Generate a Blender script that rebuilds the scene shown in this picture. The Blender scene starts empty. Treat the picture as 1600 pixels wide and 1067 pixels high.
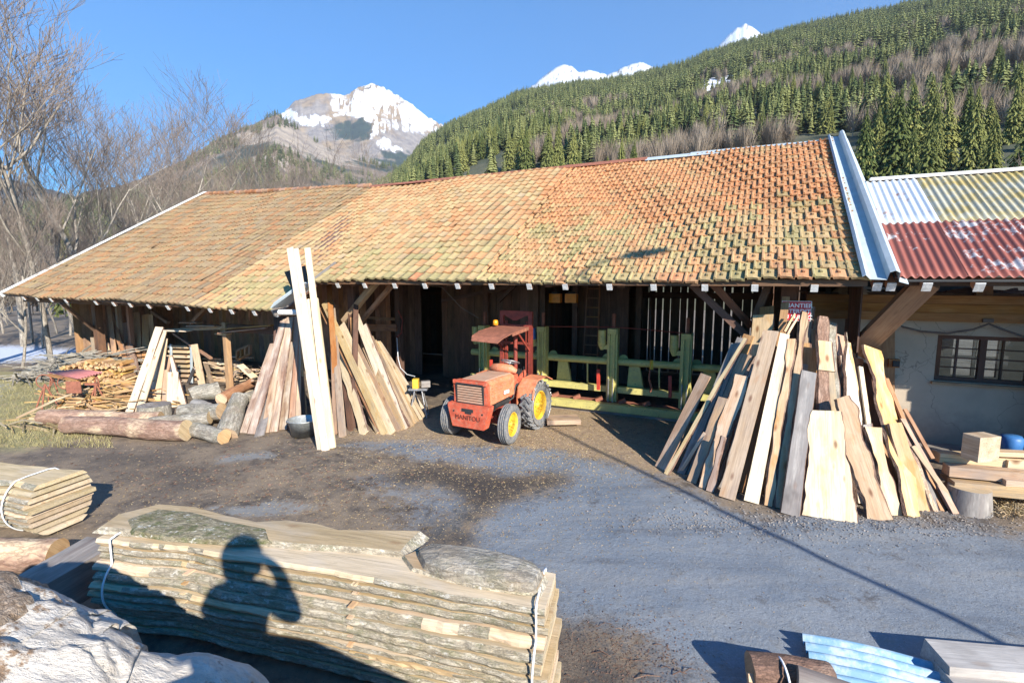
import bpy, math, random
import numpy as np
from mathutils import Vector, Matrix
# ---------------------------------------------------------------- camera, world, sun
SC = bpy.context.scene
FPX = 790.0; PIT = math.atan(96/790.0); H = 3.1
cam_d = bpy.data.cameras.new('camera'); cam = bpy.data.objects.new('camera', cam_d)
SC.collection.objects.link(cam); SC.camera = cam
cam.location = (0, 0, H); cam.rotation_euler = (math.pi/2-PIT, 0, 0)
cam_d.sensor_width = 36; cam_d.lens = 36*FPX/1600; cam_d.clip_start = .05; cam_d.clip_end = 30000
SUN_AZ = math.radians(28.3); SUN_EL = math.radians(26.5)
L = Vector((-math.sin(SUN_AZ)*math.cos(SUN_EL), math.cos(SUN_AZ)*math.cos(SUN_EL), -math.sin(SUN_EL)))
wd = bpy.data.worlds.new('World'); SC.world = wd; wd.use_nodes = True
nt = wd.node_tree; nt.nodes.clear()
sky = nt.nodes.new('ShaderNodeTexSky'); sky.sky_type = 'NISHITA'; sky.sun_disc = False
sky.sun_elevation = SUN_EL; sky.sun_rotation = math.atan2(.474, -.88)
sky.air_density = 1.0; sky.dust_density = 0.25; sky.ozone_density = 6.0; sky.altitude = 900
bg = nt.nodes.new('ShaderNodeBackground'); bg.inputs[1].default_value = .13
wo = nt.nodes.new('ShaderNodeOutputWorld')
hs_ = nt.nodes.new('ShaderNodeHueSaturation'); hs_.inputs['Saturation'].default_value = 1.4; hs_.inputs['Hue'].default_value = .497
nt.links.new(sky.outputs[0], hs_.inputs['Color']); nt.links.new(hs_.outputs[0], bg.inputs[0]); nt.links.new(bg.outputs[0], wo.inputs[0])
sd = bpy.data.lights.new('sun', 'SUN'); sd.energy = 5.0; sd.angle = math.radians(.5); sd.color = (1, .93, .82)
sun = bpy.data.objects.new('sun', sd); SC.collection.objects.link(sun)
sun.rotation_euler = L.to_track_quat('-Z', 'Y').to_euler(); sun.location = (20, -30, 30)
SC.view_settings.view_transform = 'Standard'; SC.view_settings.look = 'None'
SC.view_settings.exposure = .93; SC.view_settings.gamma = 1; SC.view_settings.use_curve_mapping = False
SC.render.engine = 'CYCLES'
R = random.Random(7); NR = np.random.RandomState(7)
# ---------------------------------------------------------------- geometry of the place
cp, sp_ = math.cos(PIT), math.sin(PIT)
def ray(px, py):
    x, u = px-800, 533.5-py
    return Vector((x, FPX*cp+u*sp_, -FPX*sp_+u*cp))
def gp(px, py, z=0.0):
    r = ray(px, py); t = (z-H)/r.z
    return Vector((r.x*t, r.y*t, z))
EU = Vector((.9037, -.4281, 0)); EN = Vector((.4281, .9037, 0)); UP = Vector((0, 0, 1))
def Wp(s, d, z): return EU*s+EN*d+UP*z
def dp(px, py, d):
    r = ray(px, py); t = d/r.dot(EN); p = r*t; p.z += H; return p
def sof(px, d, py=437): return dp(px, py, d).dot(EU)
def zof(px, py, d): return dp(px, py, d).z
def hsh(i, j, k):
    n = (i*374761393+j*668265263+k*1274126177) & 0xffffffff
    n = ((n ^ (n >> 13))*1274126177) & 0xffffffff
    return ((n ^ (n >> 16)) & 0xffff)/65535.0
def vn(x, y, z=0):
    x = np.asarray(x, float); y = np.asarray(y, float); z = np.asarray(z, float)+0*x
    i, j, k = np.floor(x).astype(np.int64), np.floor(y).astype(np.int64), np.floor(z).astype(np.int64)
    f, g, h = x-i, y-j, z-k
    f = f*f*(3-2*f); g = g*g*(3-2*g); h = h*h*(3-2*h)
    def a(di, dj, dk): return hsh(i+di, j+dj, k+dk)
    return ((a(0,0,0)*(1-f)+a(1,0,0)*f)*(1-g)+(a(0,1,0)*(1-f)+a(1,1,0)*f)*g)*(1-h) + \
           ((a(0,0,1)*(1-f)+a(1,0,1)*f)*(1-g)+(a(0,1,1)*(1-f)+a(1,1,1)*f)*g)*h
def fbm(x, y, z=0, o=4):
    s, a, t = 0, .5, 0
    for q in range(o):
        s = s+a*vn(x*2**q+17*q, y*2**q+5*q, np.asarray(z)*2**q); t += a; a *= .5
    return s/t
# ---------------------------------------------------------------- node helper and materials
class G:
    def __init__(s, name):
        s.m = bpy.data.materials.new(name); s.m.use_nodes = True; s.t = s.m.node_tree; s.t.nodes.clear()
        s.out = s.t.nodes.new('ShaderNodeOutputMaterial')
    def put(s, sock, v):
        if isinstance(v, bpy.types.NodeSocket): s.t.links.new(v, sock)
        else:
            if hasattr(sock.default_value, '__len__') and len(sock.default_value) == 4 and len(v) == 3: v = (*v, 1)
            sock.default_value = v
    def n(s, ty, ins={}, **kw):
        nd = s.t.nodes.new('ShaderNode'+ty)
        for k, v in kw.items(): setattr(nd, k, v)
        for k, v in ins.items(): s.put(nd.inputs[k], v)
        return nd
    def math(s, op, a, b=0.0, c=None):
        nd = s.n('Math', {0: a, 1: b}, operation=op)
        if c is not None: s.put(nd.inputs[2], c)
        return nd.outputs[0]
    def mix(s, f, a, b, bt='MIX'):
        nd = s.n('Mix', {}, data_type='RGBA', blend_type=bt)
        s.put(nd.inputs[0], f); s.put(nd.inputs[6], a); s.put(nd.inputs[7], b); return nd.outputs[2]
    def attr(s, name): return s.n('Attribute', attribute_name=name)
    def obj(s): return s.n('TexCoord').outputs['Object']
    def pos(s): return s.n('NewGeometry').outputs['Position']
    def map(s, v, sc, loc=(0,0,0)): return s.n('Mapping', {'Vector': v, 'Scale': sc, 'Location': loc}).outputs[0]
    def noise(s, v, sc=1.0, det=4, rough=.6): return s.n('TexNoise', {'Vector': v, 'Scale': sc, 'Detail': det, 'Roughness': rough}).outputs[0]
    def ramp(s, f, stops):
        nd = s.n('ValToRGB', {0: f}); e = nd.color_ramp.elements
        while len(e) < len(stops): e.new(.5)
        for k, (p, c) in enumerate(stops):
            e[k].position = p; e[k].color = (*c, 1) if len(c) == 3 else c
        return nd.outputs[0]
    def step(s, f, lo, hi):
        nd = s.n('MapRange', {0: f, 1: lo, 2: hi}); return nd.outputs[0]
    def fin(s, col, rough=.8, bump=None, bd=.01, bs=.5, metal=0, **kw):
        b = s.n('BsdfPrincipled', {'Base Color': col, 'Roughness': rough, 'Metallic': metal})
        for k, v in kw.items(): s.put(b.inputs[k], v)
        if bump is not None:
            s.t.links.new(s.n('Bump', {'Height': bump, 'Distance': bd, 'Strength': bs}).outputs[0], b.inputs['Normal'])
        s.t.links.new(b.outputs[0], s.out.inputs[0]); return s.m
def vscale(c, k): return tuple(min(1, x*k) for x in c)
def wood(name, c1, c2, c3=None, knots=.5, grey=0, rough=.75):
    g = G(name); v = g.attr('gr').outputs['Vector']; rn = g.attr('rnd').outputs['Fac']
    fine = g.noise(g.map(v, (60, 60, 3)), 1, 5, .65)
    mid = g.noise(g.map(v, (9, 9, .9)), 1, 4, .6)
    col = g.mix(g.step(mid, .35, .65), c1, c2)
    col = g.mix(g.step(g.noise(g.map(v, (3, 3, 1.3)), 1.3, 3), .5, .7), col, c3 or vscale(c2, .7))
    col = g.mix(g.math('MULTIPLY', g.step(fine, .42, .72), .6), col, vscale(c2, .5))
    col = g.mix(g.math('MULTIPLY', g.step(g.noise(g.map(v, (13, 13, 6)), 1, 5, .75), .58, .7), .3), col, vscale(c2, .45))
    if knots:
        vo = g.n('TexVoronoi', {'Vector': g.map(v, (6, 3, 2.3)), 'Scale': 1.0, 'Randomness': 1.0})
        k = g.step(vo.outputs['Distance'], .20, .08)
        col = g.mix(g.math('MULTIPLY', k, knots), col, (.22, .10, .04))
    col = g.mix(g.math('MULTIPLY', g.step(g.noise(g.map(v, (45, 45, .7)), 1, 3, .5), .67, .70), .7), col, vscale(c2, .22))
    if knots > .7: col = g.mix(g.math('MULTIPLY', g.step(g.noise(g.map(v, (6, 6, 2.2), (5, 1, 2)), 1, 4, .6), .56, .68), .55), col, (.52, .27, .09))
    if grey:
        col = g.mix(g.math('MULTIPLY', g.step(g.noise(g.map(v, (4, 4, .8)), 1.7, 5, .7), .42, .62), grey), col, (.2, .19, .18))
    val = g.math('ADD', .74, g.math('MULTIPLY', rn, .34))
    hs = g.n('HueSaturation', {'Hue': g.math('ADD', .49, g.math('MULTIPLY', g.math('FRACT', g.math('MULTIPLY', rn, 7.3)), .022)),
        'Saturation': g.math('ADD', .85, g.math('MULTIPLY', g.math('FRACT', g.math('MULTIPLY', rn, 13.7)), .35)), 'Value': val, 'Color': col}).outputs[0]
    return g.fin(hs, rough, fine, .004, .6)
def barkm(name, c1, c2, c3, sc=1.0, moss=0, snow=0):
    g = G(name); v = g.attr('gr').outputs['Vector']
    n1 = g.noise(g.map(v, (16*sc, 16*sc, 5*sc)), 1, 6, .7)
    wv = g.n('VectorMath', {0: g.map(v, (20*sc, 20*sc, 5.5*sc)), 1: g.n('VectorMath', {0: g.n('TexNoise', {'Vector': g.map(v, (9*sc, 9*sc, 4*sc)), 'Scale': 1.0, 'Detail': 5.0, 'Roughness': .7}).outputs['Color'], 3: 3.2}, operation='SCALE').outputs[0]}, operation='ADD').outputs[0]
    vo = g.n('TexVoronoi', {'Vector': wv, 'Scale': 1.0}, feature='DISTANCE_TO_EDGE').outputs[0]
    n9 = g.noise(g.map(v, (50*sc, 50*sc, 22*sc)), 1, 4, .75)
    col = g.mix(g.step(n1, .38, .62), c1, c2)
    col = g.mix(g.step(g.noise(v, 3*sc, 4), .52, .66), col, c3)
    col = g.mix(g.math('MULTIPLY', g.step(vo, .16, .0), .55), col, vscale(c1, .4))
    col = g.mix(g.math('MULTIPLY', g.step(n9, .52, .7), .4), col, vscale(c1, .55)); col = g.mix(g.math('MULTIPLY', g.step(n9, .42, .3), .35), col, vscale(c2, 1.5))
    if moss: col = g.mix(g.math('MULTIPLY', g.step(g.noise(v, 5*sc, 5, .75), .5, .62), moss), col, (.09, .11, .03))
    if snow: col = g.mix(g.math('MULTIPLY', g.step(g.noise(v, 9*sc, 5, .75), .58, .64), snow), col, (.6, .58, .52))
    h = g.math('ADD', g.math('MULTIPLY', g.step(vo, 0, .3), .5), g.math('ADD', n1, g.math('MULTIPLY', n9, .5)))
    return g.fin(col, .9, h, .012, .9)
def plain(name, c, rough=.6, metal=0, var=.25, sc=6, dirt=None, bump=.3, chips=None, spec=.5):
    g = G(name); v = g.obj()
    n1 = g.noise(v, sc, 5, .65)
    col = g.mix(g.step(n1, .3, .7), vscale(c, 1-var), vscale(c, 1+var*.6))
    if dirt: col = g.mix(g.math('MULTIPLY', g.step(g.noise(v, sc*1.7, 6, .75), .48, .66), .7), col, dirt)
    if chips: col = g.mix(g.step(g.noise(v, sc*6, 3, .6), .66, .68), col, chips)
    return g.fin(col, rough, n1, .003, bump, metal, **{'Specular IOR Level': spec})
M = {}
M['pale'] = wood('fresh_pale_wood', (.72, .54, .34), (.58, .40, .22), (.54, .40, .27), .9, .12)
M['white'] = wood('sunbleached_white_wood', (.80, .68, .51), (.70, .55, .38), (.66, .55, .43), .6, .1)
M['yellow'] = wood('yellow_resinous_wood', (.72, .54, .35), (.58, .38, .21), (.74, .60, .42), 1.0, .08)
M['tan'] = wood('tan_dried_wood', (.58, .42, .26), (.42, .28, .17), (.34, .26, .2), .6, .4)
M['pink'] = wood('pinkish_brown_wood', (.52, .36, .26), (.40, .25, .17), (.55, .42, .33), .5, .2)
M['grey'] = wood('weathered_grey_wood', (.42, .38, .34), (.24, .20, .18), (.12, .10, .09), .4, .7)
M['orange'] = wood('orange_planed_timber', (.47, .25, .115), (.36, .17, .075), (.52, .31, .16), .5)
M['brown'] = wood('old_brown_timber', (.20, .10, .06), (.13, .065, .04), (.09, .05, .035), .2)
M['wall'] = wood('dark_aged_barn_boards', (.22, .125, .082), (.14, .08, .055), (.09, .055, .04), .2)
M['lit'] = wood('sunlit_reddish_boards', (.52, .28, .16), (.38, .2, .11), (.2, .1, .065), .2, .2)  # sunlight put into the colour, a brighter copy of the barn boards
M['mottled'] = wood('mottled_old_boards', (.50, .36, .25), (.20, .10, .06), (.62, .52, .42), .4, .3)
M['bleached'] = wood('bleached_beam', (.55, .51, .47), (.42, .38, .35), (.3, .27, .25), .3, .3)
M['mosscrust'] = barkm('mossy_flaking_crust', (.20, .17, .10), (.40, .35, .24), (.17, .15, .06), 1.6, .8, .9)
M['scab'] = barkm('brown_bark_scabs', (.20, .135, .085), (.42, .33, .25), (.3, .24, .19), 1.5, .1, .3)
M['bark'] = barkm('rough_brown_bark', (.12, .07, .05), (.24, .14, .10), (.30, .21, .16))
M['redbark'] = barkm('reddish_pine_bark', (.25, .145, .10), (.36, .24, .18), (.58, .44, .29), .6)
M['greybark'] = barkm('grey_lichen_bark', (.21, .185, .15), (.42, .385, .32), (.30, .25, .19), .8, .2, .35)
M['mossbark'] = barkm('mossy_lichen_bark', (.29, .25, .19), (.52, .47, .37), (.38, .32, .22), 1.1, .4, .7)
M['endgrain'] = wood('log_end_grain', (.62, .45, .27), (.48, .32, .18), (.56, .42, .28), .3)
M['bundleend'] = wood('sawn_board_ends', (.66, .52, .35), (.50, .38, .23), (.56, .46, .34), .4)
M['bare'] = barkm('pale_bare_branch', (.20, .17, .14), (.42, .37, .30), (.12, .10, .08), .5)
M['twig'] = plain('brown_twigs', (.17, .135, .11), .9, sc=2)
M['white_paint'] = plain('flaking_white_paint', (.72, .72, .7), .7, var=.3, sc=18, dirt=(.4, .36, .32))
def plasterm():
    g = G('stained_plaster'); v = g.pos(); z = g.n('SeparateXYZ', {0: v}).outputs[2]
    n = g.noise(v, 1.3, 5, .65); n2 = g.noise(v, 22, 4, .7)
    col = g.mix(g.step(n, .3, .7), (.42, .35, .27), (.54, .45, .34))
    damp = g.step(g.math('ADD', z, g.math('MULTIPLY', g.noise(v, 2.5, 5, .7), -1.1)), .25, -.25)
    col = g.mix(g.math('MULTIPLY', damp, .65), col, (.22, .19, .155))
    wv = g.n('VectorMath', {0: v, 1: g.n('VectorMath', {0: g.n('TexNoise', {'Vector': v, 'Scale': 2.0, 'Detail': 5.0}).outputs['Color'], 3: .8}, operation='SCALE').outputs[0]}, operation='ADD').outputs[0]
    ck = g.n('TexVoronoi', {'Vector': wv, 'Scale': .8}, feature='DISTANCE_TO_EDGE').outputs[0]
    col = g.mix(g.math('MULTIPLY', g.step(ck, .006, .002), .55), col, (.15, .13, .11))
    col = g.mix(g.step(n2, .66, .72), col, (.3, .27, .23))
    return g.fin(col, .95, n2, .004, .5)
M['plaster'] = plasterm()
M['tractor_red'] = plain('faded_orange_red_paint', (.60, .105, .05), .65, var=.35, sc=7, dirt=(.40, .22, .14), chips=(.2, .07, .04))
M['tractor_orange'] = plain('sunfaded_orange_paint', (.68, .22, .10), .7, var=.35, sc=7, dirt=(.46, .30, .20), chips=(.2, .07, .04))
M['dusty'] = plain('dusty_hood_paint', (.5, .29, .19), .85, var=.2, sc=4, dirt=(.42, .33, .24))
M['dark_red'] = plain('dark_red_paint', (.27, .045, .028), .6, var=.3, sc=8, dirt=(.12, .03, .02))
M['rust'] = plain('rusty_steel', (.3, .11, .065), .85, var=.35, sc=10, dirt=(.16, .06, .04))
M['rubber'] = plain('dusty_grey_rubber', (.15, .155, .16), .95, var=.35, sc=11, dirt=(.33, .28, .22))
M['rim'] = plain('yellow_wheel_paint', (.74, .46, .03), .6, var=.25, sc=9, dirt=(.38, .26, .1))
M['black'] = plain('black_metal', (.03, .03, .03), .6, var=.3)
M['steel'] = plain('bare_grey_steel', (.42, .43, .44), .45, .7, var=.3, sc=12, dirt=(.25, .18, .13))
M['galv'] = plain('blue_grey_sheet_metal', (.40, .46, .49), .65, .0, var=.12, sc=2.5, dirt=(.33, .38, .41))
M['zinc'] = plain('galvanised_tub', (.42, .45, .45), .45, .5, var=.3, sc=14, dirt=(.3, .3, .28))
M['green'] = plain('machine_green_paint', (.56, .50, .17), .55, var=.15, sc=4, dirt=(.38, .35, .16), chips=(.12, .08, .04))
M['blue'] = plain('blue_motor_paint', (.04, .16, .4), .5, sc=8)
M['redpost'] = plain('red_post_paint', (.5, .05, .03), .5, sc=8)
M['amber'] = plain('orange_beacon_plastic', (.85, .32, .02), .3, sc=8)
M['sign_red'] = plain('red_sign_face', (.55, .02, .03), .45, var=.08)
M['sign_white'] = plain('white_lettering', (.8, .8, .78), .6, var=.05)
M['letter'] = plain('dark_red_lettering', (.16, .035, .02), .7, var=.2)
M['cloth'] = plain('dark_clothing', (.05, .06, .09), .9)
M['skin'] = plain('skin', (.5, .3, .22), .6, var=.05)
M['strap'] = plain('white_binding_strap', (.75, .77, .8), .5, var=.05)
M['twine'] = plain('grey_rope', (.16, .13, .11), .9)
M['grassm'] = plain('short_grass_blades', (.30, .26, .12), .9, var=.5, sc=3)
M['straw'] = wood('straw_and_shavings', (.5, .38, .22), (.36, .25, .13), (.6, .48, .3), 0)
M['redsheet'] = plain('faded_red_corrugated', (.42, .16, .15), .6, var=.2, sc=3, dirt=(.34, .12, .1))
M['firewood'] = wood('split_firewood', (.66, .44, .22), (.48, .3, .14), (.35, .2, .1), .4)
def weathered_log():
    g = G('silvered_barkless_log'); v = g.obj()
    a = g.noise(g.map(v, (1.0, 8, 9)), 1.8, 6, .7); b = g.noise(v, 9, 6, .75)
    col = g.mix(g.step(a, .35, .65), (.42, .375, .32), (.62, .58, .52))
    col = g.mix(g.step(g.noise(v, 2.2, 6, .72), .56, .60), col, (.24, .16, .10))
    col = g.mix(g.math('MULTIPLY', g.step(b, .56, .68), .6), col, (.22, .2, .19))
    return g.fin(col, .8, g.math('ADD', b, g.math('MULTIPLY', a, 1.5)), .03, .8)
M['silver'] = weathered_log()
def glassm():
    g = G('window_glass')
    t = g.n('BsdfTransparent', {0: (.75, .8, .8)}); gl = g.n('BsdfGlossy', {'Color': (1, 1, 1), 'Roughness': .02})
    f = g.n('Fresnel', {'IOR': 1.6}); mx = g.n('MixShader', {0: f.outputs[0], 1: t.outputs[0], 2: gl.outputs[0]}); g.t.links.new(mx.outputs[0], g.out.inputs[0]); return g.m
M['glass'] = glassm()
def tilem():
    g = G('clay_roof_tiles'); c = g.attr('col').outputs['Color']; v = g.pos()
    n1 = g.noise(v, 14, 5, .7); n2 = g.noise(v, 45, 4, .7); n3 = g.noise(v, 5, 4, .7)
    col = g.mix(g.math('MULTIPLY', g.step(n1, .5, .7), .55), c, (.40, .34, .16))
    col = g.mix(g.step(n2, .67, .72), col, (.55, .50, .40))
    col = g.mix(g.math('MULTIPLY', g.step(n3, .56, .68), .45), col, (.23, .13, .08))
    return g.fin(col, .9, n2, .006, .6)
M['tile'] = tilem()
def corr(name, base, rustc, amt, lo=.45, hi=.6):
    g = G(name); v = g.pos()
    n1 = g.noise(g.map(v, (2.2, 2.2, 2.2)), 1, 5, .7); n2 = g.noise(v, 18, 4, .7)
    f = g.math('MULTIPLY', g.step(g.math('ADD', n1, g.math('MULTIPLY', g.math('SUBTRACT', n2, .5), .3)), lo, hi), amt)
    col = g.mix(f, base, rustc)
    col = g.mix(g.math('MULTIPLY', g.step(g.noise(v, 40, 3), .6, .7), .3), col, vscale(base, .6))
    return g.fin(col, .55, n2, .003, .3, .1)
M['c_white'] = corr('whitish_corrugated_metal', (.62, .66, .7), (.38, .17, .1), .8, .56, .66)
M['c_yellow'] = corr('lichen_yellow_corrugated_metal', (.40, .39, .31), (.40, .31, .11), 1, .42, .62)
M['c_rust'] = corr('rust_red_corrugated_metal', (.27, .085, .06), (.55, .52, .5), .9, .60, .63)
M['c_mixed'] = corr('rust_and_bare_corrugated_metal', (.27, .085, .06), (.50, .5, .5), .85, .54, .60)
M['c_shade_blue'] = corr('shade_blue_corrugated_sheet', (.17, .32, .46), (.40, .48, .55), .9, .46, .58)  # blue of the shade is put into the sheet's colour
def conm(name, c1, c2):
    g = G(name); r = g.attr('rnd').outputs['Fac']; oi = g.n('ObjectInfo').outputs['Random']
    f = g.math('FRACT', g.math('ADD', r, oi))
    col = g.mix(f, c1, c2)
    return g.fin(col, .9, **{'Specular IOR Level': .1})
M['conifer'] = conm('conifer_needles', (.055, .08, .024), (.24, .24, .075))
M['farcon'] = conm('distant_conifer_needles', (.065, .09, .035), (.23, .24, .09))
M['farbare'] = conm('distant_bare_twigs', (.20, .155, .115), (.33, .27, .21))
M['trunkc'] = plain('conifer_trunk', (.12, .08, .06), .9)
# ---------------------------------------------------------------- mesh builder and scene helpers
def ntag(o, label=None, cat=None, group=None, kind=None):
    if label: o['label'] = label
    if cat: o['category'] = cat
    if group: o['group'] = group
    if kind: o['kind'] = kind
    return o
def thing(name, label, cat, loc=(0, 0, 0), group=None, rot=None):
    o = bpy.data.objects.new(name, None); SC.collection.objects.link(o); o.location = loc
    if rot is not None: o.rotation_euler = rot
    o.empty_display_size = .2
    return ntag(o, label, cat, group)
class MB:
    def __init__(s): s.v = []; s.f = []; s.mi = []; s.gr = []; s.rn = []; s.sm = []; s.n = 0
    def add(s, v, f, gr=None, rnd=None, mi=0, sm=False):
        v = np.asarray(v, float).reshape(-1, 3)
        g = v if gr is None else np.asarray(gr, float)
        rnd = R.random() if rnd is None else rnd
        s.v.append(v); s.gr.append(g+np.array([rnd*37.1, rnd*11.3, rnd*23.7])); s.rn.append(np.full(len(v), rnd))
        b = s.n
        for q in f: s.f.append([b+k for k in q]); s.sm.append(sm)
        s.mi += (list(mi) if hasattr(mi, '__len__') else [mi]*len(f)); s.n += len(v); return s
    def boxm(s, mat, sx, sy, sz, mi=0, jit=0, rnd=None):
        """box centred in x,y and from 0 to sz, placed by the 4x4 matrix"""
        l = np.array([(x, y, z) for z in (0, sz) for (x, y) in ((-sx/2, -sy/2), (sx/2, -sy/2), (sx/2, sy/2), (-sx/2, sy/2))])
        if jit: l = l+NR.uniform(-jit, jit, l.shape)
        w = [mat @ Vector(p) for p in l]
        return s.add(w, [(3,2,1,0), (4,5,6,7), (0,1,5,4), (1,2,6,5), (2,3,7,6), (3,0,4,7)], l, rnd, mi)
    def box(s, c, size, rz=0, mi=0, rnd=None, axis='x'):
        c = Vector(c)
        ro = Matrix.Rotation(rz, 4, 'Z')
        k = {'x': 0, 'y': 1, 'z': 2}[axis]
        # gr z runs along the chosen axis
        l = np.array([(x, y, z) for z in (-.5, .5) for (x, y) in ((-.5, -.5), (.5, -.5), (.5, .5), (-.5, .5))])*np.array(size)
        w = [c+ro @ Vector(p) for p in l]
        g = l[:, [(k+1) % 3, (k+2) % 3, k]]
        return s.add(w, [(3,2,1,0), (4,5,6,7), (0,1,5,4), (1,2,6,5), (2,3,7,6), (3,0,4,7)], g, rnd, mi)
    def beam(s, a, b, w, h, up=UP, mi=0, rnd=None, jit=0):
        a, b = Vector(a), Vector(b); z = (b-a); ln = z.length; z.normalize()
        x = up.cross(z)
        if x.length < 1e-4: x = EU.copy()
        x.normalize(); y = z.cross(x)
        m = Matrix((x, y, z)).transposed().to_4x4(); m.translation = a
        return s.boxm(m, w, h, ln, mi, jit, rnd)
    def tube(s, pts, rad, n=8, mi=0, cap=True, rnd=None, capmi=None, noise=0, sm=True):
        pts = [Vector(p) for p in pts]; k = len(pts)
        if not hasattr(rad, '__len__'): rad = [rad]*k
        v = []; g = []; x = None; dist = 0; sd_ = R.random()*50
        for i in range(k):
            t = (pts[min(i+1, k-1)]-pts[max(i-1, 0)]).normalized()
            if x is None: x = t.orthogonal().normalized()
            else:
                x = (x-t*x.dot(t)); x = x.normalized() if x.length > 1e-6 else t.orthogonal().normalized()
            y = t.cross(x)
            if i: dist += (pts[i]-pts[i-1]).length
            for j in range(n):
                a = 2*math.pi*j/n; r = rad[i]
                if noise: r *= 1+noise*(float(fbm(2.2*math.cos(a)+sd_, 2.2*math.sin(a), dist*3/max(.1, rad[0])*.25, 3))-.5)*2
                o = x*math.cos(a)*r+y*math.sin(a)*r
                v.append(pts[i]+o); g.append((math.cos(a)*r, math.sin(a)*r, dist))
        f = [(i*n+j, i*n+(j+1) % n, (i+1)*n+(j+1) % n, (i+1)*n+j) for i in range(k-1) for j in range(n)]
        rnd = R.random() if rnd is None else rnd
        s.add(v, f, g, rnd, mi, sm)
        if cap:
            cm = mi if capmi is None else capmi
            s.add(v[:n], [tuple(range(n))[::-1]], np.array(g[:n])[:, [2, 0, 1]], rnd, cm); s.add(v[-n:], [tuple(range(n))], np.array(g[-n:])[:, [2, 0, 1]], rnd, cm)
        return s
    def lathe(s, prof, mat, n=24, mi=0, sm=True):
        """profile [(radius, z)...] round local z"""
        k = len(prof); v = []
        for r, z in prof:
            for j in range(n):
                a = 2*math.pi*j/n; v.append(mat @ Vector((r*math.cos(a), r*math.sin(a), z)))
        f = [(i*n+j, i*n+(j+1) % n, (i+1)*n+(j+1) % n, (i+1)*n+j) for i in range(k-1) for j in range(n)]
        return s.add(v, f, None, None, mi, sm)
    def prism(s, outline, h, mat=None, mi=0, topmi=None, rnd=None, dome=0):
        """closed outline in local xy extruded along z by h"""
        n = len(outline); m = mat or Matrix()
        l = [(x, y, 0) for x, y in outline]+[(x, y, h) for x, y in outline]
        w = [m @ Vector(p) for p in l]
        f = [tuple(range(n))[::-1], tuple(range(n, 2*n))]+[(i, (i+1) % n, n+(i+1) % n, n+i) for i in range(n)]
        mm = [mi, mi if topmi is None else topmi]+[mi]*n
        return s.add(w, f, l, rnd, mm)
    def build(s, name, mats, parent=None, loc=None, mat_world=None, smooth=None):
        v = np.concatenate(s.v); off = np.zeros(3)
        if parent is not None and loc is None and parent.type == 'EMPTY' or (parent is not None and loc is None):
            q = parent; o_ = Vector((0, 0, 0))
            while q is not None: o_ = o_+q.location; q = q.parent
            off = np.array(o_)
        elif loc is not None and parent is None: off = np.array(loc)
        v = v-off
        me = bpy.data.meshes.new(name); me.from_pydata(v.tolist(), [], s.f)
        if not isinstance(mats, (list, tuple)): mats = [mats]
        for m in mats: me.materials.append(M[m] if isinstance(m, str) else m)
        me.polygons.foreach_set('material_index', s.mi)
        me.polygons.foreach_set('use_smooth', s.sm)
        a = me.attributes.new('gr', 'FLOAT_VECTOR', 'POINT'); a.data.foreach_set('vector', np.concatenate(s.gr).ravel())
        a = me.attributes.new('rnd', 'FLOAT', 'POINT'); a.data.foreach_set('value', np.concatenate(s.rn))
        me.update()
        o = bpy.data.objects.new(name, me); SC.collection.objects.link(o)
        if parent is not None: o.parent = parent
        elif loc is not None: o.location = loc
        return o
def copy_tree(o, parent=None):
    c = o.copy(); SC.collection.objects.link(c); c.parent = parent
    for ch in list(o.children): copy_tree(ch, c)
    return c
def frame(o, x, y, z):
    m = Matrix((Vector(x), Vector(y), Vector(z))).transposed().to_4x4(); m.translation = Vector(o); return m
def part(name, mats, parent, fn):
    b = MB(); fn(b); return b.build(name, mats, parent)
# ---------------------------------------------------------------- ground sheet
def poly_sd(px_pts, X, Y):
    P = np.array([list(gp(*p))[:2] for p in px_pts]); n = len(P)
    d = np.full(X.shape, 1e9); ins = np.zeros(X.shape, bool)
    for i in range(n):
        a, b = P[i], P[(i+1) % n]; e = b-a
        t = np.clip(((X-a[0])*e[0]+(Y-a[1])*e[1])/(e @ e+1e-9), 0, 1)
        d = np.minimum(d, np.hypot(X-a[0]-t*e[0], Y-a[1]-t*e[1]))
        c = ((a[1] > Y) != (b[1] > Y)) & (X < (b[0]-a[0])*(Y-a[1])/(b[1]-a[1]+1e-12)+a[0])
        ins ^= c
    return np.where(ins, d, -d)
def grid_obj(name, X, Y, Z, mats, attrs={}, smooth=True):
    ny, nx = X.shape; idx = np.arange(nx*ny).reshape(ny, nx)
    q = np.stack([idx[:-1, :-1], idx[:-1, 1:], idx[1:, 1:], idx[1:, :-1]], -1).reshape(-1, 4)
    me = bpy.data.meshes.new(name); me.vertices.add(nx*ny); me.vertices.foreach_set('co', np.stack([X, Y, Z], -1).ravel())
    me.loops.add(q.size); me.loops.foreach_set('vertex_index', q.ravel())
    me.polygons.add(len(q)); me.polygons.foreach_set('loop_start', np.arange(len(q))*4); me.polygons.foreach_set('loop_total', np.full(len(q), 4))
    me.polygons.foreach_set('use_smooth', [smooth]*len(q))
    me.update(calc_edges=True)
    for k, a in attrs.items():
        if a.ndim == 3:
            t = me.attributes.new(k, 'FLOAT_COLOR', 'POINT'); t.data.foreach_set('color', np.concatenate([a, np.ones(a.shape[:2]+(1,))], -1).ravel())
        else:
            t = me.attributes.new(k, 'FLOAT', 'POINT'); t.data.foreach_set('value', a.ravel())
    me.materials.append(mats)
    o = bpy.data.objects.new(name, me); SC.collection.objects.link(o); return o
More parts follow.
